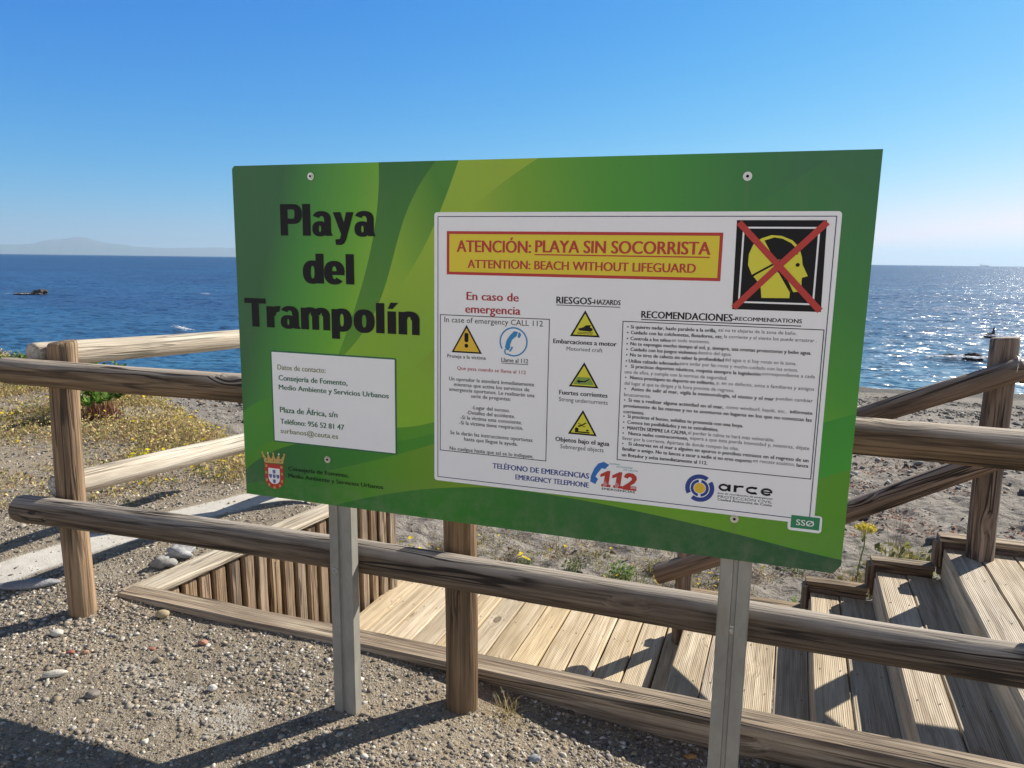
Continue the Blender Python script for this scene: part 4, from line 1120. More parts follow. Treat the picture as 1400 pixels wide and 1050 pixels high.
tube('wire_tie', [(1.245 + 0.012 * math.sin(a_) , 4.19 + 0.066 * math.cos(a_), 1.095 + 0.066 * math.sin(a_) + 0.0 * a_) for a_ in np.linspace(1.2, 4.6, 16)], 0.004, WIRE, hand)

# ------------------------------------------------------------------ sunken deck and stairs
SH = 0.05
def sx_(x, y): return x + SH * (y - 4.4)
deck = thing('boardwalk_deck', 'sunken deck of pale grooved planks below the green notice board', 'deck', (-1.2, 3.5, DECK_Z))
x = -2.27; i = 0
while x < -0.30:
    xr = min(x + 0.146, -0.262)
    xc_ = (x + xr) / 2
    yn, yf = 2.60, 4.46 - 0.01 * (i % 3)
    zz = DECK_Z + 0.003 * math.sin(i * 2.1)
    board('deck_board', (xc_ + 0.028 * (yn - 4.2), yn, zz), (xc_ + 0.028 * (yf - 4.2), yf, zz), xr - x, 0.035, WOOD_DECK, deck, seed=i, screws=(0.25, 0.40, 0.95, 1.50, 1.78))
    x += 0.158; i += 1
board('bearer', (-2.25, 3.0, DECK_Z - 0.04), (-0.3, 3.0, DECK_Z - 0.04), 0.07, 0.12, WOOD_CAP, deck, seed=5)
board('bearer', (-2.25, 4.1, DECK_Z - 0.04), (-0.3, 4.1, DECK_Z - 0.04), 0.07, 0.12, WOOD_CAP, deck, seed=6)

stairs = thing('wooden_stairs', 'broad wooden stairs of grooved boards climbing to the right from the sunken deck', 'stairs', (0.9, 3.5, -0.4))
def tread(xs, z, y0, y1, w_, seed):
    board('tread_board', (sx_(xs + w_ / 2, y0), y0, z), (sx_(xs + w_ / 2, y1), y1, z), w_, 0.038, WOOD_STEP, stairs, seed=seed, screws=(0.12, 0.45, 0.90, 1.35, 1.70))
def riser(xs, z, y0, y1, seed):
    p0 = Vector((sx_(xs, y0), y0, z - 0.04)); p1 = Vector((sx_(xs, y1), y1, z - 0.04))
    L = (p1 - p0).length
    board('riser', p0, p1, 0.034, RISE + 0.0, WOOD_STEP, stairs, seed=seed)
Y0, Y1 = 2.60, 4.36
lv = [DECK_Z + RISE * (k + 1) for k in range(4)]
riser(-0.222, lv[0], Y0, Y1, 40)
x = -0.242
for k in range(4):
    tread(x, lv[0], Y0, Y1, 0.160, 50 + k); x += 0.1685
xs3 = [0.428, 0.760, 1.085]
for s_, xb in enumerate(xs3):
    riser(xb + 0.013, lv[s_ + 1], Y0, Y1, 60 + s_)
    tread(xb, lv[s_ + 1], Y0, Y1, 0.150, 70 + 2 * s_)
    tread(xb + 0.158, lv[s_ + 1], Y0, Y1, 0.168, 71 + 2 * s_)
x = xs3[-1] + 0.335
for k in range(10):
    tread(x, lv[3] + 0.004 * (k % 2), Y0, Y1 + 0.02 * (k % 2), 0.146, 90 + k); x += 0.158
# stepped edging on the seaward side: an upright board and a flat cap for each level
yE = 4.41
ends = [(-0.26, 0.40, lv[0]), (0.40, 0.735, lv[1]), (0.735, 1.06, lv[2]), (1.06, 3.0, lv[3])]
for q, (xa, xb, z) in enumerate(ends):
    board('edge_cap', (xa, yE, z + 0.062), (xb - 0.006, yE, z + 0.062), 0.085, 0.030, WOOD_CAP, stairs, seed=110 + q)
    board('edge_board', (xa + 0.01, yE, z + 0.030), (xb - 0.008, yE, z + 0.030), 0.032, 0.20, WOOD_STAIR_RAIL, stairs, seed=120 + q)
    if q:
        p0 = Vector((xa + 0.018, yE, z + 0.030)); p1 = Vector((xa + 0.018, yE, z - 0.115))
        board('edge_upright', p0, p1, 0.085, 0.034, WOOD_STAIR_RAIL, stairs, up=Vector((1, 0, 0)), seed=130 + q)

# near kerb along the top of the sunken deck
kerb = thing('timber_kerb', 'long low timber kerb lying on the gravel between the fence and the sunken deck', 'kerb', (-0.6, 2.53, 0))
board('kerb_cap', (-2.755, 2.545, 0.035), (1.9, 2.470, 0.010), 0.118, 0.040, WOOD_CAP, kerb, seed=140, bev=0.008)
board('kerb_joist', (-1.3, 2.53, -0.012), (1.9, 2.475, -0.034), 0.075, 0.10, WOOD_CAP, kerb, seed=141)
for q in range(3):
    board('side_plank', (-2.6, 2.585, -0.045 - 0.21 * q), (1.9, 2.56, -0.045 - 0.21 * q), 0.034, 0.20, WOOD_PLANK, kerb, seed=150 + q)

# vertical plank wall holding the bank on the left
wallp = thing('plank_retaining_wall', 'low retaining wall of upright brown planks under a sunlit cap left of the deck', 'retaining wall', (-2.45, 3.5, -0.3))
yy = 2.66; i = 0
rs = np.random.RandomState(3)
while yy < 4.26:
    w_ = 0.062 + 0.012 * rs.rand()
    ym_ = yy + w_ / 2
    zt = 0.070 * (ym_ - 2.7) / 1.58 - 0.012
    xt = wall_x(ym_); xb = xt + 0.012
    p0 = Vector((xb, ym_, -0.86)); p1 = Vector((xt, ym_ - 0.004 + 0.006 * rs.rand(), zt))
    board('plank', p0, p1, w_, 0.038 + 0.008 * rs.rand(), WOOD_PLANK, wallp, up=Vector((0.973, -0.231, 0)), seed=160 + i, bev=0.008)
    yy += w_ + 0.017 + 0.008 * rs.rand(); i += 1
a0 = Vector((wall_x(2.52) - 0.055, 2.52, 0.030)); a1 = Vector((wall_x(4.28) - 0.055, 4.28, 0.105))
board('wall_cap', a0, a1, 0.145, 0.036, WOOD_PALE, wallp, seed=190, bev=0.006)
p0 = Vector((wall_x(2.66) - 0.075, 2.66, -0.86 + 0.62)); p1 = Vector((wall_x(4.27) - 0.075, 4.27, -0.86 + 0.66))
board('backing_board', p0 + Vector((0, 0, 0.20)), p1 + Vector((0, 0, 0.20)), 0.02, 0.80, WOOD_STAIR_RAIL, wallp, seed=191)
# ------------------------------------------------------------------ loose gravel (nobody could count it)
def ico(sub=0):
    t = (1 + 5 ** 0.5) / 2
    v = np.array([(-1, t, 0), (1, t, 0), (-1, -t, 0), (1, -t, 0), (0, -1, t), (0, 1, t), (0, -1, -t), (0, 1, -t), (t, 0, -1), (t, 0, 1), (-t, 0, -1), (-t, 0, 1)], float)
    f = [(0, 11, 5), (0, 5, 1), (0, 1, 7), (0, 7, 10), (0, 10, 11), (1, 5, 9), (5, 11, 4), (11, 10, 2), (10, 7, 6), (7, 1, 8), (3, 9, 4), (3, 4, 2), (3, 2, 6), (3, 6, 8), (3, 8, 9), (4, 9, 5), (2, 4, 11), (6, 2, 10), (8, 6, 7), (9, 8, 1)]
    v /= np.linalg.norm(v[0])
    for _ in range(sub):
        v = list(map(tuple, v)); mid = {}; nf = []
        def m_(a, c):
            k = (min(a, c), max(a, c))
            if k not in mid:
                p = (np.array(v[a]) + np.array(v[c])) / 2; v.append(tuple(p / np.linalg.norm(p))); mid[k] = len(v) - 1
            return mid[k]
        for a, b_, c in f:
            ab, bc, ca = m_(a, b_), m_(b_, c), m_(c, a); nf += [(a, ab, ca), (b_, bc, ab), (c, ca, bc), (ab, bc, ca)]
        f = nf; v = np.array(v)
    return np.array(v), np.array(f)

def rand_rot(n, rng):
    q = rng.normal(size=(n, 4)); q /= np.linalg.norm(q, axis=1)[:, None]
    w_, x, y, z = q.T
    return np.stack([np.stack([1 - 2 * (y * y + z * z), 2 * (x * y - z * w_), 2 * (x * z + y * w_)], 1),
                     np.stack([2 * (x * y + z * w_), 1 - 2 * (x * x + z * z), 2 * (y * z - x * w_)], 1),
                     np.stack([2 * (x * z - y * w_), 2 * (y * z + x * w_), 1 - 2 * (x * x + y * y)], 1)], 1)

def pebbles(name, xy, r, pal, seed, flat=0.62):
    rng = np.random.default_rng(seed); n = len(xy)
    tv, tf = ico(0); k = len(tv)
    sc = r[:, None, None] * (1 + 0.32 * rng.uniform(-1, 1, (n, k, 1)))
    ax = rng.uniform(0.5, 1.35, (n, 1, 3))
    P = tv[None] * sc * ax
    P = np.einsum('nij,nkj->nki', rand_rot(n, rng), P)
    P[:, :, 2] *= flat
    z = terrain(xy[:, 0], xy[:, 1])
    P += np.stack([xy[:, 0], xy[:, 1], z + r * 0.08], 1)[:, None, :]
    F = (tf[None] + (np.arange(n) * k)[:, None, None]).reshape(-1, 3)
    pal = np.array(pal); c = pal[rng.integers(0, len(pal), n)] * rng.uniform(0.55, 1.25, (n, 1))
    C = np.repeat(c, k, axis=0)
    return mesh_np(name, P.reshape(-1, 3), F, PEB, smooth=False, colors=np.clip(C, 0, 1))
pm = NT('pebble'); pc_ = pm.mix(0.35, pm.attr('col'), pm.ramp(pm.noise(pm.coord(), 160, 3), [(0.3, 0.10), (0.7, 0.55)]), 'OVERLAY')
pm.base(pc_); pm.rough(0.85); pm.b.inputs['Specular IOR Level'].default_value = 0.3
PEB = pm.m
PAL = [(0.30, 0.27, 0.23), (0.38, 0.34, 0.28), (0.22, 0.20, 0.175), (0.44, 0.40, 0.33), (0.16, 0.15, 0.14), (0.34, 0.28, 0.21), (0.42, 0.34, 0.24), (0.52, 0.49, 0.44), (0.27, 0.23, 0.18), (0.36, 0.30, 0.24), (0.20, 0.17, 0.15), (0.60, 0.57, 0.51)]
rng = np.random.default_rng(77)
def scatter(n, x0, x1, y0, y1, keep):
    p = np.stack([rng.uniform(x0, x1, n), rng.uniform(y0, y1, n)], 1)
    return p[rng.uniform(size=n) < keep(p[:, 0], p[:, 1])]
def dens(x, y):
    d = 0.36 + 1.0 * sstep(-0.12, 0.28, fbm(x * 1.7, y * 1.7, 91, 4))
    d = np.maximum(d, 1.0 * np.exp(-(((x + 2.75) / 0.42) ** 2 + ((y - 2.15) / 0.28) ** 2)))
    d = d * (1 - 0.97 * (seg_d(x, y, [(-3.62, 1.9), (-3.42, 2.95), (-3.28, 3.55), (-3.02, 4.15), (-2.66, 4.55)]) < 0.20))
    inside = (y > 2.50) & (y < 4.3) & (x > wall_x(np.minimum(y, 4.3)) - 0.15)
    return np.where(inside, 0, d)
xy = scatter(70000, -4.3, 1.2, 1.40, 2.60, dens)
xy = np.concatenate([xy, scatter(20000, -4.6, -2.2, 2.5, 4.6, dens)])
r = np.clip(rng.lognormal(math.log(0.0040), 0.60, len(xy)), 0.0016, 0.012)
gravel = put('gravel', pebbles('gravel', xy, r, PAL, 5)); tag(gravel, 'loose grey and tan gravel strewn over the ground before the deck', kind='stuff')
big = lambda x, y: 0.22 * dens(x, y) + 0.8 * np.exp(-(((x + 2.70) / 0.40) ** 2 + ((y - 2.14) / 0.22) ** 2)) + 0.35 * np.exp(-(((x + 0.8) / 0.5) ** 2 + ((y - 2.35) / 0.15) ** 2))
inkeep = lambda x, y: np.where((y > 2.46) & (x > wall_x(np.minimum(y, 4.3)) - 0.15), 0, big(x, y))
xy = scatter(1900, -4.4, 1.2, 1.45, 2.6, inkeep); xy = np.concatenate([xy, scatter(1800, -4.6, -2.3, 2.6, 5.0, inkeep)])
r = np.clip(rng.lognormal(math.log(0.0095), 0.30, len(xy)), 0.006, 0.021)
coarse = put('coarse_gravel', pebbles('coarse_gravel', xy, r, PAL + [(0.58, 0.55, 0.49)], 6, 0.7)); tag(coarse, 'coarser pebbles lying among the gravel round the fence posts', kind='stuff')
# shingle and debris on the beach
bk = lambda x, y: np.where((y > 4.62), 0.25 + 1.0 * sstep(0.0, 0.35, fbm(x * 0.8, y * 1.6, 95, 3)), 0)
xy = scatter(11000, -7, 4.5, 4.6, 12, bk)
r = np.clip(rng.lognormal(math.log(0.010), 0.5, len(xy)), 0.004, 0.045)
xy2 = scatter(26000, -14, 7, 9.5, 20.5, lambda x, y: (0.3 + 0.9 * sstep(-0.1, 0.35, fbm(x * 0.5, y * 1.3, 96, 3))) * (y < shore_y(x) - 1.5) * (y > bank_y(x) + 0.7))
r = np.concatenate([r, np.clip(rng.lognormal(math.log(0.026), 0.45, len(xy2)), 0.012, 0.08)]); xy = np.concatenate([xy, xy2])
shingle = put('beach_shingle', pebbles('beach_shingle', xy, r, [(0.24, 0.22, 0.20), (0.33, 0.31, 0.28), (0.14, 0.13, 0.12), (0.42, 0.40, 0.36), (0.30, 0.22, 0.15)], 8)); tag(shingle, 'grey shingle and small debris strewn over the beach sand', kind='stuff')

xy = scatter(30000, -11, -4.4, 2.4, 8.5, lambda x, y: 0.9 * sstep(-0.25, 0.3, fbm(x * 1.3, y * 1.3, 97, 3)) * (y < bank_y(x)))
r = np.clip(rng.lognormal(math.log(0.008), 0.45, len(xy)), 0.004, 0.024)
stony = put('stony_ground', pebbles('stony_ground', xy, r, PAL, 9)); tag(stony, 'stony litter over the bare ground left of the fence', kind='stuff')

# ------------------------------------------------------------------ single stones
def stone_mesh(name, sx, sy, sz, col, col2, seed, rough=0.35, sub=2):
    v, f = ico(sub); rs = np.random.RandomState(seed)
    o = rs.rand(3) * 50
    d = 1 + rough * (vnoise(v[:, 0] * 1.6 + o[0], v[:, 1] * 1.6 + v[:, 2] * 1.3 + o[1], seed) + 0.5 * vnoise(v[:, 2] * 3.1 + o[2], v[:, 0] * 3.1 - v[:, 1] * 2.2, seed + 1))
    v = v * d[:, None] * np.array([sx, sy, sz])
    m = NT(name + '_rock'); nz = m.noise(m.coord(), 9 / max(sx, sy) * 0.12, 5, 0.65)
    m.base(m.ramp(nz, [(0.32, col2), (0.62, col)])); m.rough(0.9); m.bump(m.noise(m.coord(), 5 / max(sx, sy), 5, 0.65), 0.7, max(sx, sy) * 0.12)
    return mesh_np(name, v, f, m.m, smooth=rough < 0.2)
def stone(name, x, y, sx, sy, sz, col, col2, label, seed, rz=0.0, rough=0.35, sink=0.35, cat='stone', group=None, tilt=0.0):
    z = float(terrain(np.array([x]), np.array([y]))[0])
    o = put(name, stone_mesh(name, sx, sy, sz, col, col2, seed, rough), None, (x, y, z + sz * (1 - sink)))
    o.rotation_euler = (tilt, 0, rz); return tag(o, label, cat, group)
stone('grey_rock', -2.80, 2.95, 0.066, 0.050, 0.045, (0.40, 0.40, 0.41), (0.24, 0.24, 0.25), 'larger blue grey rock lying behind the sunlit wall cap', 1, 0.5, 0.9)
stone('grey_rock', -2.795, 2.83, 0.048, 0.040, 0.034, (0.33, 0.32, 0.30), (0.20, 0.19, 0.18), 'smaller rough brownish grey rock beside the wall cap, nearer the kerb corner', 2, 1.1, 0.95)
stone('egg_stone', -2.425, 2.425, 0.030, 0.021, 0.018, (0.44, 0.35, 0.22), (0.33, 0.25, 0.15), 'smooth egg shaped tan stone under the kerb corner', 3, 0.5, 0.08, 0.15)
stone('white_stone', -2.455, 1.915, 0.042, 0.016, 0.014, (0.62, 0.58, 0.50), (0.48, 0.44, 0.37), 'elongated pale stone lying left of the chalky patch', 4, 0.7, 0.22, 0.1)
stone('white_stone', -1.825, 2.035, 0.017, 0.014, 0.012, (0.68, 0.65, 0.60), (0.55, 0.52, 0.46), 'small round whitish pebble right of the chalky patch', 5, 0.2, 0.2, 0.1)
stone('white_stone', -2.72, 2.145, 0.028, 0.018, 0.014, (0.60, 0.57, 0.50), (0.45, 0.42, 0.37), 'pale flat stone at the foot of the left fence post', 6, 0.4, 0.25, 0.2)
stone('slate_slab', -3.245, 2.44, 0.13, 0.045, 0.020, (0.30, 0.30, 0.31), (0.20, 0.20, 0.215), 'long grey slate slab in the rail shadow at the left edge', 7, 0.55, 0.3, 0.2)
BR = ((0.36, 0.13, 0.09), (0.26, 0.10, 0.07))
stone('brick_fragment', -2.545, 2.06, 0.017, 0.012, 0.008, *BR, 'red brick fragment nearest the left fence post', 8, 0.3, 0.4, 0.25, 'brick piece')
stone('brick_fragment', -2.49, 2.08, 0.012, 0.010, 0.008, (0.42, 0.26, 0.17), (0.4, 0.18, 0.12), 'orange brick fragment just right of a redder one', 9, 0.8, 0.4, 0.25, 'brick piece')
stone('brick_fragment', -2.27, 2.20, 0.016, 0.010, 0.005, *BR, 'flat red brick chip between fence post and kerb', 10, 0.1, 0.4, 0.2, 'brick piece')
stone('brick_fragment', -2.095, 2.30, 0.020, 0.013, 0.010, (0.48, 0.24, 0.16), (0.36, 0.17, 0.12), 'pinkish brick chip in the shadow of the kerb', 11, 0.4, 0.4, 0.2, 'brick piece')
stone('brick_fragment', -0.105, 2.40, 0.022, 0.010, 0.008, (0.50, 0.26, 0.10), (0.42, 0.2, 0.08), 'orange brick chip below the kerb near the right sign post', 12, 0.3, 0.3, 0.1, 'brick piece')
stone('dark_stone', -2.21, 1.86, 0.026, 0.018, 0.013, (0.26, 0.23, 0.20), (0.15, 0.13, 0.12), 'dark stone on bare earth near the bottom left shadow', 13, 0.6, 0.4, 0.2)
stone('blue_stone', -0.60, 2.13, 0.021, 0.016, 0.012, (0.33, 0.35, 0.38), (0.20, 0.21, 0.23), 'bluish grey stone on the gravel right of the middle post', 14, 0.2, 0.4, 0.2)
stone('beach_rock', 0.02, 4.95, 0.11, 0.08, 0.05, (0.36, 0.28, 0.18), (0.20, 0.15, 0.10), 'rusty tan rock on the sand behind the lower handrail end', 15, 0.3, 0.5, 0.35, 'rock')
stone('beach_rock', 1.72, 6.85, 0.16, 0.09, 0.06, (0.12, 0.115, 0.11), (0.07, 0.07, 0.07), 'dark rock on the beach right of the tall stair post', 16, 0.2, 0.5, 0.4, 'rock')
stone('beach_rock', 1.15, 7.6, 0.12, 0.09, 0.05, (0.15, 0.14, 0.13), (0.08, 0.08, 0.08), 'dark rock on the sand left of the tall stair post', 17, 0.9, 0.5, 0.4, 'rock')

# ------------------------------------------------------------------ rocks in the sea, ship, far mountains
def sea_rock(name, x, y, sx, sy, sz, label, seed, rz=0.0, rough=0.6, lift=0.25):
    o = put(name, stone_mesh(name, sx, sy, sz, (0.06, 0.052, 0.045), (0.028, 0.026, 0.025), seed, rough, 3), None, (x, y, SEA_Z + sz * lift))
    o.rotation_euler = (0, 0, rz); return tag(o, label, 'rock')
sea_rock('sea_rock', -61.3, 49.9, 0.6, 0.45, 0.36, 'dark jagged rock rising highest in the sea at the left', 21, 0.5, 0.9, 0.25)
sea_rock('sea_rock', -62.3, 49.4, 0.8, 0.45, 0.11, 'low brown reef awash just left of the jagged rock', 22, 0.5, 0.7, 0.2)
sea_rock('sea_rock', 8.25, 32.5, 0.36, 0.25, 0.17, 'low dark rock in breaking foam left of the tall stair post', 23, 0.2, 0.7, 0.2)
sea_rock('sea_rock', 7.55, 32.7, 0.30, 0.2, 0.09, 'flat dark rock awash in the foam beside a larger one', 24, 0.2, 0.7, 0.2)
sea_rock('sea_rock', 11.6, 43.0, 0.26, 0.2, 0.14, 'small sea rock with an upright horn, farther out than the foam', 25, 0.0, 0.5, 0.3)
hr = sea_rock('sea_rock', 11.76, 43.05, 0.07, 0.09, 0.30, 'upright black horn of stone on the small far rock', 26, 0.0, 0.5, 0.5)

FOAM_N = NT('white_foam'); fn = FOAM_N.noise(FOAM_N.coord(), 5, 4, 0.7)
FOAM_N.base((0.86, 0.88, 0.90)); FOAM_N.rough(0.7)
def foam(x, y, L, wdt, seed, rz=0.0, n=60):
    rng_ = np.random.default_rng(seed); V, F = [], []
    tv, tf = ico(0)
    for i in range(n * 3):
        u = rng_.normal() * 0.4; vv = rng_.normal() * 0.35
        px = x + u * L * math.cos(rz) - vv * wdt * math.sin(rz); py = y + u * L * math.sin(rz) + vv * wdt * math.cos(rz)
        s = rng_.uniform(0.012, 0.04) * (1 + L / 10)
        P = tv * np.array([s * 3.2, s, s * 0.35]) * (1 + 0.3 * rng_.uniform(-1, 1, (12, 1)))
        i0 = len(V); V += [tuple(p) for p in P + np.array([px, py, SEA_Z + 0.05 + 0.06 * rng_.uniform()])]; F += [tuple(int(q) + i0 for q in t) for t in tf]
    return V, F
FV, FF = [], []
for args in ((8.0, 32.1, 2.4, 0.45, 1, 0.1, 70), (9.3, 32.4, 1.4, 0.3, 2, 0.1, 30), (11.3, 42.7, 1.5, 0.4, 3, 0.1, 26), (10.2, 47, 1.2, 0.4, 4, 0.0, 16), (12, 66, 3.5, 0.8, 5, 0, 16), (15.5, 68, 3, 0.8, 6, 0, 12), (14.6, 50, 1.4, 0.4, 8, 0, 10),
             (-26.5, 29.0, 1.5, 0.3, 9, -0.6, 22), (-49, 57, 1.8, 0.4, 10, -0.5, 10), (-44, 57, 2.0, 0.4, 11, -0.5, 10), (6.4, 38, 0.9, 0.3, 12, 0, 8), (5.5, 52, 1.0, 0.3, 13, 0, 6), (-62, 49, 2.5, 0.4, 15, 0.5, 16)):
    v_, f_ = foam(*args); i0 = len(FV); FV += v_; FF += [tuple(q + i0 for q in t) for t in f_]
foam_o = put('sea_foam', mesh_np('sea_foam', FV, FF, FOAM_N.m, smooth=True)); tag(foam_o, 'white foam and whitecaps breaking on the sea', kind='stuff')

# a faint cargo ship on the horizon
th = math.atan2(635, 1000) - YAW
sd = 13000.0
ship = thing('cargo_ship', 'tiny pale cargo ship on the horizon at the right', 'ship', (math.sin(th) * sd, math.cos(th) * sd, SEA_Z))
HULL = plain('ship_hull_paint', (0.20, 0.22, 0.26), 0.6); SUP = plain('ship_white_paint', (0.55, 0.55, 0.55), 0.6)
def prism(name, pts, y0, y1, mat, parent, org_, rz):
    n = len(pts); V = [(x, y0, z) for x, z in pts] + [(x, y1, z) for x, z in pts]
    F = [tuple(range(n)), tuple(range(2 * n - 1, n - 1, -1))] + [(i, n + i, n + (i + 1) % n, (i + 1) % n) for i in range(n)]
    o = put(name, mesh_np(name, V, F, mat), parent, org_); o.rotation_euler = (0, 0, rz); return o
so = Vector(ship.location)
prism('hull', [(-58, 1), (52, 1), (62, 14), (44, 12), (-56, 12)], -9, 9, HULL, ship, so, -th)
prism('bridge_house', [(-54, 12), (-40, 12), (-40, 30), (-44, 34), (-52, 34), (-54, 30)], -8, 8, SUP, ship, so, -th)
for q in (-22, 2, 26): prism('deck_crane', [(q - 1.5, 12), (q + 1.5, 12), (q + 1.2, 26), (q + 10, 30), (q + 9.5, 32), (q - 1.2, 28)], -1.5, 1.5, SUP, ship, so, -th)

# the far coast across the strait
def ridge():
    Dm = 45000.0
    px = np.linspace(-500, 760, 260)
    hp = np.interp(px, [-500, -60, 0, 30, 55, 60, 75, 95, 115, 128, 140, 150, 172, 190, 230, 300, 420, 560, 760], [6, 10, 13, 13, 14, 16, 19, 21, 24, 22.5, 19, 16, 14.5, 12, 10.5, 12, 11, 8, 0])
    hp = hp + 0.8 * fbm(px * 0.05, px * 0, 5, 4)
    az = np.arctan2(px - 700, 1000.0) - YAW
    V, F = [], []; prof = [(-1.0, 0.0), (-0.55, 0.42), (-0.25, 0.78), (0.0, 1.0), (0.5, 0.5), (1.0, 0.0)]
    for i, a_ in enumerate(az):
        H_ = max(hp[i], 0.05) * Dm / 1000.0 * max(math.cos(a_ + YAW), 0.3)
        for q, (dd, hh) in enumerate(prof):
            rr = Dm + dd * 5000 + 700 * float(vnoise(np.array([px[i] * 0.11]), np.array([q * 1.7]), 9))
            h2 = hh * (1 + (0.25 * float(vnoise(np.array([px[i] * 0.2]), np.array([q * 2.3]), 19)) if 0 < hh < 1 else 0))
            V.append((math.sin(a_) * rr, math.cos(a_) * rr, SEA_Z - 2 + H_ * h2))
    k_ = len(prof)
    for i in range(len(az) - 1):
        for q in range(k_ - 1):
            a0_ = i * k_ + q; F.append((a0_, a0_ + k_, a0_ + k_ + 1, a0_ + 1))
    return V, F
mt_ = NT('far_hill_scrub'); mt_.base(mt_.ramp(mt_.noise(mt_.coord(), 0.002, 5), [(0.3, (0.045, 0.055, 0.05)), (0.7, (0.10, 0.10, 0.09))])); mt_.rough(0.95)
V, F = ridge(); hills = put('hills', mesh_np('hills', V, F, mt_.m, smooth=True)); tag(hills, kind='structure')

# ------------------------------------------------------------------ the air over the strait
def haze():
    x0, x1, y0, y1, z0, z1 = -75000, 55000, -60, 63000, -60.0, 1060.0
    V = [(x, y, z) for z in (z0, z1) for y in (y0, y1) for x in (x0, x1)]
    F = [(0, 2, 3, 1), (4, 5, 7, 6), (0, 1, 5, 4), (2, 6, 7, 3), (0, 4, 6, 2), (1, 3, 7, 5)]
    m = bpy.data.materials.new('sea_air'); m.use_nodes = True; t = m.node_tree
    t.nodes.remove(t.nodes['Principled BSDF'])
    v = t.nodes.new('ShaderNodeVolumePrincipled')
    v.inputs['Color'].default_value = (0.58, 0.80, 1.0, 1); v.inputs['Density'].default_value = HAZE_D; v.inputs['Anisotropy'].default_value = 0.2
    t.links.new(v.outputs[0], t.nodes['Material Output'].inputs['Volume'])
    o = put('haze', mesh_np('haze', V, F, m)); tag(o, kind='stuff'); return o
HAZE_D = 0.38e-4
haze()
# ------------------------------------------------------------------ plants
LEAF = attr_mat('leaf', 0.75, 0.25, 0.35)
def blades(n, base, length, spread, droop, width, cols, rng_, segs=3):
    """Curved tapering blades. base (n,3), length (n,), cols (n,3)."""
    az = rng_.uniform(0, 2 * np.pi, n); el = rng_.uniform(spread[0], spread[1], n)
    d = np.stack([np.cos(az) * np.cos(el), np.sin(az) * np.cos(el), np.sin(el)], 1)
    s = np.stack([-np.sin(az), np.cos(az), 0 * az], 1)
    V = []; C = []
    for i in range(segs + 1):
        t = i / segs
        p = base + d * (length * t)[:, None]; p[:, 2] -= droop * length * t * t
        w_ = (width * (1 - t) ** 0.7 if i < segs else 0 * width)
        V += [p - s * w_[:, None] / 2, p + s * w_[:, None] / 2]
        C += [cols * (0.8 + 0.3 * t)] * 2
    V = np.stack(V, 1); C = np.stack(C, 1); k = V.shape[1]
    q = np.array([(2 * i, 2 * i + 1, 2 * i + 3, 2 * i + 2) for i in range(segs)])
    F = (q[None] + (np.arange(n) * k)[:, None, None]).reshape(-1, 4)
    return V.reshape(-1, 3), F, C.reshape(-1, 3)

def leaves(n, centre, radius, size, cols, rng_, flat=0.6):
    """Small folded leaf faces filling a flattened ball."""
    u = rng_.normal(size=(n, 3)); u /= np.linalg.norm(u, axis=1)[:, None]
    p = u * (rng_.uniform(0.15, 1, n) ** 0.5)[:, None] * radius; p[:, 2] = np.abs(p[:, 2]) * flat
    p = p + centre
    Rm = rand_rot(n, rng_)
    q = np.array([(-0.5, 0, 0), (0, -0.28, 0.1), (0.6, 0, 0), (0, 0.28, 0.1)])
    P = np.einsum('nij,kj->nki', Rm, q) * (size * rng_.uniform(0.6, 1.3, n))[:, None, None] + p[:, None, :]
    F = (np.arange(4)[None] + (np.arange(n) * 4)[:, None])
    return P.reshape(-1, 3), F, np.repeat(cols * rng_.uniform(0.7, 1.3, (n, 1)), 4, 0)

def merge(parts):
    V, F, C, o = [], [], [], 0
    for v, f, c_ in parts: V.append(v); F.append(f + o); C.append(c_); o += len(v)
    return np.concatenate(V), np.concatenate(F), np.clip(np.concatenate(C), 0, 1)

def petals(n, pts, r, col, rng_):
    """Little five sided blossoms facing roughly upwards."""
    a_ = np.linspace(0, 2 * np.pi, 6)[:-1]
    q = np.stack([np.cos(a_), np.sin(a_), 0.25 * np.ones(5)], 1); q = np.concatenate([q, [[0, 0, 0]]])
    tilt = rng_.normal(0, 0.5, (n, 2))
    P = q[None] * (r * rng_.uniform(0.7, 1.3, n))[:, None, None]
    P = P + np.stack([0 * P[:, :, 0], 0 * P[:, :, 0], P[:, :, 0] * tilt[:, :1] + P[:, :, 1] * tilt[:, 1:]], 2)
    P = P + pts[:, None, :]
    f = np.array([(5, 0, 1, 1), (5, 1, 2, 2), (5, 2, 3, 3), (5, 3, 4, 4), (5, 4, 0, 0)])
    quads = np.array([(5, 0, 1, 2), (5, 2, 3, 4), (5, 4, 0, 0)])[:2]
    F = (quads[None] + (np.arange(n) * 6)[:, None, None]).reshape(-1, 4)
    return P.reshape(-1, 3), F, np.repeat(np.array(col)[None] * rng_.uniform(0.8, 1.15, (n, 1)), 6, 0)

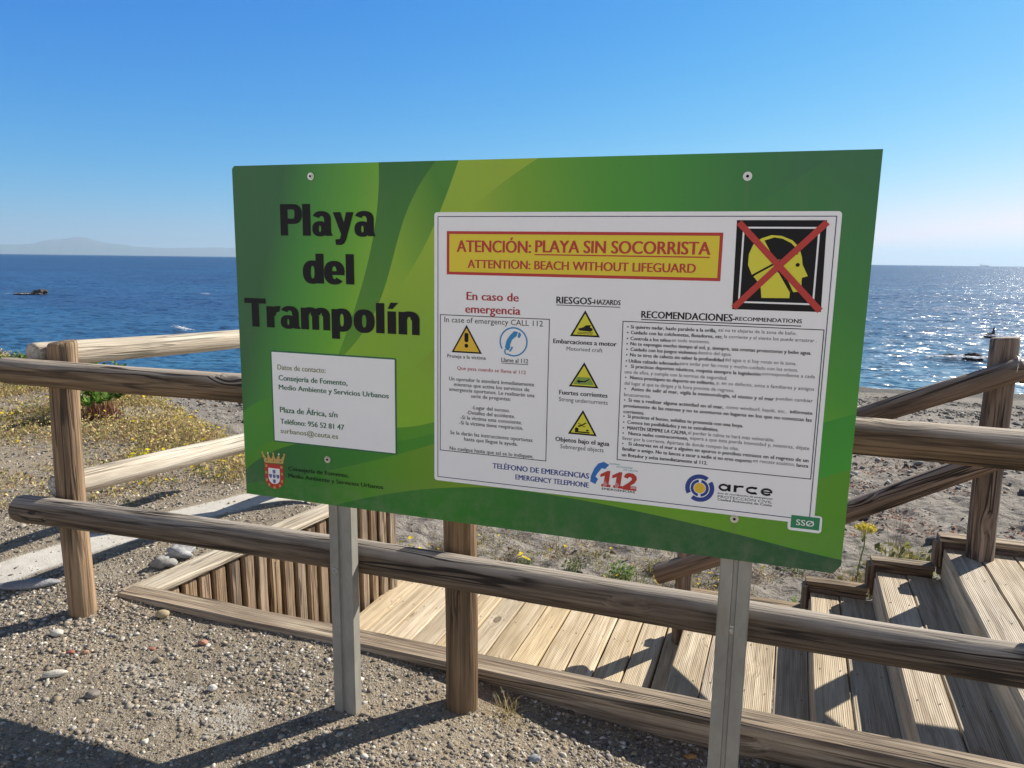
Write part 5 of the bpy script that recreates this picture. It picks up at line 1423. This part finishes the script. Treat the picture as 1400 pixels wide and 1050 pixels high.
STRAW = np.array([(0.54, 0.42, 0.18), (0.62, 0.51, 0.26), (0.44, 0.32, 0.14), (0.46, 0.40, 0.15)])
OLIVE = np.array([(0.16, 0.18, 0.05), (0.22, 0.22, 0.07), (0.12, 0.15, 0.05), (0.27, 0.24, 0.09)])
RUST = np.array([(0.30, 0.17, 0.10), (0.36, 0.22, 0.15), (0.26, 0.18, 0.13)])
rv = np.random.default_rng(2024)
def tufts(cx, cy, hgt, per, kinds, wid=0.004):
    out = []
    for kind, pal in ((0, STRAW), (1, OLIVE), (2, RUST)):
        s = kinds == kind
        if not s.any(): continue
        x = np.repeat(cx[s], per) ; y = np.repeat(cy[s], per); h_ = np.repeat(hgt[s], per)
        n = len(x); sp = 0.35 * h_ + 0.015
        x = x + rv.normal(0, 1, n) * sp; y = y + rv.normal(0, 1, n) * sp
        base = np.stack([x, y, terrain(x, y) - 0.005], 1)
        L = h_ * rv.uniform(0.4, 1.15, n)
        out.append(blades(n, base, L, (0.35, 1.45), 0.35, wid * rv.uniform(0.7, 1.6, n) * (1 + h_ * 3), pal[rv.integers(0, len(pal), n)], rv, 2))
    return out
# on the bank behind the left fence: denser and taller towards its crest
cand = np.stack([rv.uniform(-15, -2.7, 26000), rv.uniform(2.6, 11.5, 26000)], 1)
x, y = cand.T; by = bank_y(x)
rng_w = 0.95 + 0.50 * np.clip(-x - 4.0, 0, 6)
crest = sstep(1.35, 0.5, (by - y) / rng_w) * sstep(-0.35, 0.12, fbm(x * 1.3, y * 1.3, 107, 3))
lowz = 0.42 * sstep(-0.05, 0.35, fbm(x * 1.1, y * 1.1, 101, 3)) + 0.10 * sstep(3.5, 1.2, by - y) 
clear = seg_d(x, y, [(-3.62, 1.9), (-3.42, 2.95), (-3.28, 3.55), (-3.02, 4.15), (-2.66, 4.55)])
p_ = (np.clip(crest * (0.75 + 0.9 * sstep(-0.3, 0.2, fbm(x * 0.9, y * 0.9, 103, 3))), 0, 1) + lowz) * (y < by + 0.3) * sstep(0.30, 0.75, clear) * (1 - sstep(-3.6, -2.9, x) * sstep(4.6, 3.9, y))
k = rv.uniform(size=len(x)) < p_
x, y, crest = x[k], y[k], crest[k]
hgt = 0.03 + 0.05 * rv.uniform(size=len(x)) + 0.13 * crest * rv.uniform(0.4, 1.2, len(x))
gn = fbm(x * 0.7, y * 0.7, 105, 3)
kinds = np.where(gn + 0.25 * rv.normal(size=len(x)) > 0.48, 1, np.where(rv.uniform(size=len(x)) < 0.24, 2, 0))
nl = 6
lx = np.repeat(x, nl) + rv.normal(0, 0.05, nl * len(x)); ly = np.repeat(y, nl) + rv.normal(0, 0.05, nl * len(x))
lz = terrain(lx, ly) + np.repeat(hgt, nl) * rv.uniform(0.15, 0.95, len(lx))
lpal = np.concatenate([STRAW * 1.15, STRAW * 1.3, OLIVE * 1.2, RUST])
lv_, lf_, lc_ = leaves(len(lx), np.zeros(3), 0.001, np.full(len(lx), 0.026), lpal[rv.integers(0, len(lpal), len(lx))], rv)
lv_ = lv_ + np.repeat(np.stack([lx, ly, lz], 1), 4, 0)
V, F, C = merge(tufts(x, y, hgt * 0.8, 14, kinds, 0.006) + [(lv_, lf_, lc_)])
scrub = put('dry_grass', mesh_np('dry_grass', V, F, LEAF, colors=C)); tag(scrub, 'dry straw coloured grass and low scrub covering the bank behind the left fence', kind='stuff')
# its yellow flowers
k = rv.uniform(size=len(x)) < 0.06 * (0.2 + crest)
fx, fy = x[k], y[k]; fx = np.repeat(fx, 3) + rv.normal(0, 0.07, 3 * len(fx)); fy = np.repeat(fy, 3) + rv.normal(0, 0.07, 3 * len(fy)); fh = np.repeat(hgt[k], 3)
V, F, C = petals(len(fx), np.stack([fx, fy, terrain(fx, fy) + fh * rv.uniform(0.7, 1.15, len(fx))], 1), np.full(len(fx), 0.013), (0.80, 0.62, 0.02), rv)
fl = put('yellow_flowers', mesh_np('yellow_flowers', V, F, LEAF, colors=np.clip(C, 0, 1))); tag(fl, 'small yellow flowers dotted over the dry grass of the bank', kind='stuff')
# weeds on the sand between the deck and the beach
cand = np.stack([rv.uniform(-2.4, 2.2, 3800), rv.uniform(4.66, 6.4, 3800)], 1); x, y = cand.T
p_ = sstep(0.02, 0.30, fbm(x * 1.5, y * 1.5, 111, 3) + 0.25 * sstep(0.4, -1.6, x) + 0.0) * sstep(6.2, 5.2, y)
k = rv.uniform(size=len(x)) < 0.55 * p_; x, y = x[k], y[k]
hgt = rv.uniform(0.03, 0.10, len(x)); kinds = rv.integers(0, 3, len(x)); kinds[rv.uniform(size=len(x)) < 0.25] = 1
V, F, C = merge(tufts(x, y, hgt, 14, kinds, 0.004))
k = rv.uniform(size=len(x)) < 0.10; fx, fy, fh = x[k], y[k], hgt[k]
v2 = petals(len(fx), np.stack([fx, fy, terrain(fx, fy) + fh * 1.1], 1), np.full(len(fx), 0.014), (0.80, 0.62, 0.02), rv)
V, F, C = merge([(V, F, C), v2])
weeds = put('beach_weeds', mesh_np('beach_weeds', V, F, LEAF, colors=C)); tag(weeds, 'low dry weeds with a few yellow flowers on the sand beyond the deck', kind='stuff')

def at_ground(x, y): return float(terrain(np.array([x]), np.array([y]))[0])
def grass_clump(name, x, y, n, L, pal, label, cat='plant', seed=0, spread=(0.3, 1.45), wid=0.004, flowers=0, group=None, leafy=0, fcol=(0.80, 0.62, 0.02), rad=0.03):
    rg = np.random.default_rng(seed); z = at_ground(x, y); pal = np.array(pal)
    t = thing(name, label, cat, (x, y, z), group)
    base = np.stack([rg.normal(0, rad, n), rg.normal(0, rad, n), np.full(n, -0.01)], 1)
    v, f, c_ = blades(n, base, L * rg.uniform(0.4, 1.1, n), spread, 0.3, wid * rg.uniform(0.7, 1.5, n), pal[rg.integers(0, len(pal), n)], rg)
    put('foliage', mesh_np('foliage', v, f, LEAF, colors=np.clip(c_, 0, 1)), t, (x, y, z))
    if leafy:
        v, f, c_ = leaves(leafy, np.array([0, 0, 0.01]), L * 0.75, np.full(leafy, L * 0.16), pal[rg.integers(0, len(pal), leafy)], rg, 0.8)
        put('leaves', mesh_np('leaves', v, f, LEAF, colors=np.clip(c_, 0, 1)), t, (x, y, z))
    if flowers:
        P = np.stack([rg.normal(0, L * 0.5, flowers), rg.normal(0, L * 0.5, flowers), L * rg.uniform(0.6, 1.1, flowers)], 1)
        v, f, c_ = petals(flowers, P, np.full(flowers, 0.016), fcol, rg)
        put('blossoms', mesh_np('blossoms', v, f, LEAF, colors=np.clip(c_, 0, 1)), t, (x, y, z))
    return t
GRN = [(0.10, 0.17, 0.035), (0.15, 0.22, 0.05), (0.07, 0.12, 0.03), (0.20, 0.24, 0.07)]
GRN2 = [(0.16, 0.26, 0.06), (0.22, 0.32, 0.09), (0.12, 0.20, 0.05)]
grass_clump('dry_grass_tuft', -0.775, 2.335, 90, 0.14, STRAW, 'wispy straw tuft growing at the foot of the middle fence post', 'grass tuft', 1, (0.1, 1.4), 0.0025)
grass_clump('dry_grass_tuft', -0.10, 2.36, 26, 0.10, RUST, 'sparse dead grass stalks under the kerb beside the right sign post', 'grass tuft', 2, (0.2, 1.4), 0.002)
grass_clump('flowering_weed', -4.55, 4.45, 40, 0.09, GRN2, 'clump of bright yellow flowers on the ground above the lower pale rail', 'plant', 3, flowers=16, leafy=60, fcol=(0.85, 0.74, 0.02))
grass_clump('flowering_weed', -1.50, 4.95, 60, 0.12, GRN, 'green weed with yellow flowers just right of the plank wall', 'plant', 4, flowers=9, leafy=90)
grass_clump('green_weed', -0.80, 5.10, 90, 0.17, GRN2, 'broad pale green weed under the lower edge of the board', 'plant', 5, leafy=140)
grass_clump('green_weed', -1.15, 5.05, 70, 0.12, GRN, 'darker green low weed left of a paler one under the board', 'plant', 6, leafy=60)
grass_clump('green_weed', -0.55, 5.35, 60, 0.13, GRN + [(0.35, 0.28, 0.12)], 'olive and straw weed near the lower end of the handrail', 'plant', 7, leafy=40)
grass_clump('green_weed', 0.42, 5.85, 70, 0.16, GRN2, 'small green weed on the sand right of the right sign post', 'plant', 8, leafy=50)
grass_clump('green_weed', 0.46, 5.05, 60, 0.16, GRN2, 'bright green sprig against the lowest stair edging', 'plant', 9, leafy=50)
grass_clump('leafy_bush', 1.27, 6.05, 170, 0.40, [(0.22, 0.24, 0.07), (0.30, 0.28, 0.10), (0.42, 0.36, 0.16), (0.15, 0.18, 0.05)], 'feathery yellow green shrublet behind the stepped stair edging', 'plant', 10, (0.6, 1.5), 0.005, leafy=120, rad=0.07)
grass_clump('leafy_bush', 0.90, 5.62, 140, 0.26, [(0.40, 0.20, 0.09), (0.26, 0.22, 0.07), (0.36, 0.30, 0.13), (0.20, 0.20, 0.06)], 'rusty and olive weed clump below the tall yellow flower head', 'plant', 11, (0.4, 1.5), 0.005, leafy=110, rad=0.08)

# tall weed with a flat yellow flower head
def umbel(name, x, y, H_, label, seed, head=0.075, heads=1):
    rg = np.random.default_rng(seed); z = at_ground(x, y); t = thing(name, label, 'plant', (x, y, z))
    st = NT('green_stem'); st.base((0.20, 0.21, 0.08)); st.rough(0.7)
    stems, blo = [], []
    tube('stem', [(x, y, z - 0.02), (x + 0.01, y, z + H_ * 0.4), (x + 0.035, y + 0.01, z + H_ * 0.75), (x + 0.03, y, z + H_)], 0.004, st.m, t, 6)
    top = np.array([0.03, 0, H_])
    n = 260
    a_ = rg.uniform(0, 6.28, n); q = np.sqrt(rg.uniform(size=n)) * head
    P = np.stack([top[0] + q * np.cos(a_), q * np.sin(a_) * 0.8, H_ + 0.03 - q * 0.25 + rg.normal(0, 0.008, n)], 1)
    v, f, c_ = petals(n, P, np.full(n, 0.008), (0.72, 0.62, 0.06), rg)
    put('flower_head', mesh_np('flower_head', v, f, LEAF, colors=np.clip(c_, 0, 1)), t, (x, y, z))
    n = 40; base = np.repeat(np.array([[0.02, 0, H_ * 0.8]]), n, 0)
    v, f, c_ = blades(n, base, np.full(n, H_ * 0.25), (0.9, 1.4), -0.1, np.full(n, 0.002), np.repeat(np.array([[0.22, 0.24, 0.08]]), n, 0), rg)
    put('stalks', mesh_np('stalks', v, f, LEAF, colors=c_), t, (x, y, z))
    n = 50; base = np.stack([rg.normal(0.012, 0.006, n), rg.normal(0, 0.006, n), rg.uniform(0.05, H_ * 0.75, n)], 1)
    v, f, c_ = blades(n, base, rg.uniform(0.03, 0.10, n), (0.1, 1.1), 0.2, np.full(n, 0.005), np.array(GRN)[rg.integers(0, 4, n)], rg)
    put('leaves', mesh_np('leaves', v, f, LEAF, colors=c_), t, (x, y, z))
    return t
umbel('umbel_flower', 0.84, 5.55, 0.46, 'tall weed with a flat yellow flower head right of the board', 31)
def seed_stalks(x, y, H_, label, seed):
    rg = np.random.default_rng(seed); z = at_ground(x, y); t = thing('seed_stalks', label, 'plant', (x, y, z))
    n = 10; base = np.stack([rg.normal(0, 0.03, n), rg.normal(0, 0.03, n), np.zeros(n)], 1)
    v, f, c_ = blades(n, base, H_ * rg.uniform(0.6, 1.05, n), (1.15, 1.5), 0.03, np.full(n, 0.006), np.repeat(np.array([[0.20, 0.13, 0.09]]), n, 0), rg, 4)
    put('stalks', mesh_np('stalks', v, f, LEAF, colors=c_), t, (x, y, z))
    P = []
    for i in range(70):
        P.append((rg.normal(0, 0.06), rg.normal(0, 0.05), H_ * rg.uniform(0.45, 1.0)))
    v, f, c_ = leaves(70, np.zeros(3), 0.001, np.full(70, 0.016), np.repeat(np.array([[0.22, 0.15, 0.11]]), 70, 0), rg)
    v = v + np.repeat(np.array(P), 4, 0)
    put('seed_heads', mesh_np('seed_heads', v, f, LEAF, colors=np.clip(c_, 0, 1)), t, (x, y, z))
seed_stalks(1.20, 6.10, 0.60, 'thin brown seed stalks rising from the feathery shrublet', 41)

# succulent bush on the crest of the bank
def succulent(x, y, Rr, label, seed):
    rg = np.random.default_rng(seed); z = at_ground(x, y); t = thing('succulent_bush', label, 'bush', (x, y, z))
    V, F, C, o = [], [], [], 0
    for i in range(26):
        a_ = rg.uniform(0, 6.28); q = Rr * math.sqrt(rg.uniform()); c0 = np.array([q * math.cos(a_), q * math.sin(a_), 0.16 + 0.22 * rg.uniform()])
        n = 26
        pal = np.array([(0.20, 0.36, 0.07), (0.30, 0.47, 0.12), (0.40, 0.54, 0.17), (0.14, 0.26, 0.06)])
        v, f, c_ = blades(n, np.repeat(c0[None], n, 0) + rg.normal(0, 0.008, (n, 3)), rg.uniform(0.10, 0.18, n), (0.15, 1.35), 0.05, np.full(n, 0.042), pal[rg.integers(0, 4, n)], rg, 3)
        V.append(v); F.append(f + o); C.append(c_); o += len(v)
    put('rosettes', mesh_np('rosettes', np.concatenate(V), np.concatenate(F), LEAF, colors=np.clip(np.concatenate(C), 0, 1)), t, (x, y, z))
    n = 120; pal = np.array([(0.24, 0.10, 0.06), (0.18, 0.08, 0.05), (0.30, 0.15, 0.09)])
    base = np.stack([rg.normal(0, Rr * 0.4, n), rg.normal(0, Rr * 0.4, n), np.zeros(n)], 1)
    v, f, c_ = blades(n, base, rg.uniform(0.12, 0.26, n), (0.8, 1.5), 0.0, np.full(n, 0.02), pal[rg.integers(0, 3, n)], rg, 2)
    put('dead_leaves', mesh_np('dead_leaves', v, f, LEAF, colors=c_), t, (x, y, z))
succulent(-6.35, 5.75, 0.25, 'bright green succulent bush with rusty dead leaves on the bank', 51)
def creeping(x, y, L, W_, n, label, seed):
    rg = np.random.default_rng(seed); z = at_ground(x, y); t = thing('creeping_shrub', label, 'shrub', (x, y, z))
    u = rg.normal(0, 0.4, n) * L; v_ = rg.normal(0, 0.4, n) * W_; pal = np.array(GRN)
    gz = terrain(x + u, y + v_) - z
    v, f, c_ = leaves(n, np.zeros(3), 0.001, np.full(n, 0.07), pal[rg.integers(0, 4, n)], rg)
    v = v + np.repeat(np.stack([u, v_, gz + rg.uniform(0.02, 0.30, n)], 1), 4, 0)
    put('leaves', mesh_np('leaves', v, f, LEAF, colors=np.clip(c_, 0, 1)), t, (x, y, z))
    m_ = 160; k_ = rg.integers(0, n, m_)
    base = np.stack([u[k_], v_[k_], gz[k_]], 1)
    v, f, c_ = blades(m_, base, rg.uniform(0.15, 0.3, m_), (0.7, 1.5), 0.1, np.full(m_, 0.008), np.repeat(np.array([[0.16, 0.12, 0.07]]), m_, 0), rg, 2)
    put('stems', mesh_np('stems', v, f, LEAF, colors=c_), t, (x, y, z))
creeping(-9.3, 7.35, 1.7, 0.7, 2600, 'low green creeping shrub at the far left edge of the bank', 61)

n = 2600
q = np.stack([rv.uniform(-0.5, 3.6, n * 4), rv.uniform(6.0, 12.5, n * 4)], 1)
q = q[(fbm(q[:, 0] * 0.9, q[:, 1] * 1.8, 121, 3) > 0.22)][:n]
v, f, c_ = leaves(len(q), np.zeros(3), 0.001, np.full(len(q), 0.045), np.array([(0.30, 0.13, 0.07), (0.22, 0.10, 0.06), (0.14, 0.09, 0.07)])[rv.integers(0, 3, len(q))], rv)
v[:, 2] *= 0.3
v = v + np.repeat(np.stack([q[:, 0], q[:, 1], terrain(q[:, 0], q[:, 1]) + 0.008], 1), 4, 0)
weed = put('seaweed_debris', mesh_np('seaweed_debris', v, f, LEAF, colors=np.clip(c_, 0, 1))); tag(weed, 'rusty dried seaweed scraps scattered on the beach sand', kind='stuff')

# straw litter lying on the gravel
n = 1500
q = np.stack([rv.uniform(-4.2, 1.0, n), rv.uniform(1.45, 2.5, n)], 1)
q = q[rv.uniform(size=n) < 0.25 + 0.9 * sstep(0.0, 0.3, fbm(q[:, 0] * 1.2, q[:, 1] * 1.2, 131, 3))]
n = len(q)
base = np.stack([q[:, 0], q[:, 1], terrain(q[:, 0], q[:, 1]) + 0.005], 1)
v, f, c_ = blades(n, base, rv.uniform(0.012, 0.05, n), (0.0, 0.18), 0.05, rv.uniform(0.0012, 0.003, n), np.concatenate([STRAW, RUST])[rv.integers(0, 7, n)], rv, 2)
lit = put('straw_litter', mesh_np('straw_litter', v, f, LEAF, colors=np.clip(c_, 0, 1))); tag(lit, 'bits of straw and dead leaf littering the gravel', kind='stuff')

grass_clump('green_weed', -2.35, 4.75, 70, 0.13, OLIVE, 'olive weed at the far end of the plank retaining wall', 'plant', 71, leafy=70, flowers=4)
grass_clump('dry_grass_tuft', -2.05, 4.95, 70, 0.12, STRAW, 'straw tuft on the sand behind the middle fence post', 'grass tuft', 72, (0.2, 1.4), 0.003)
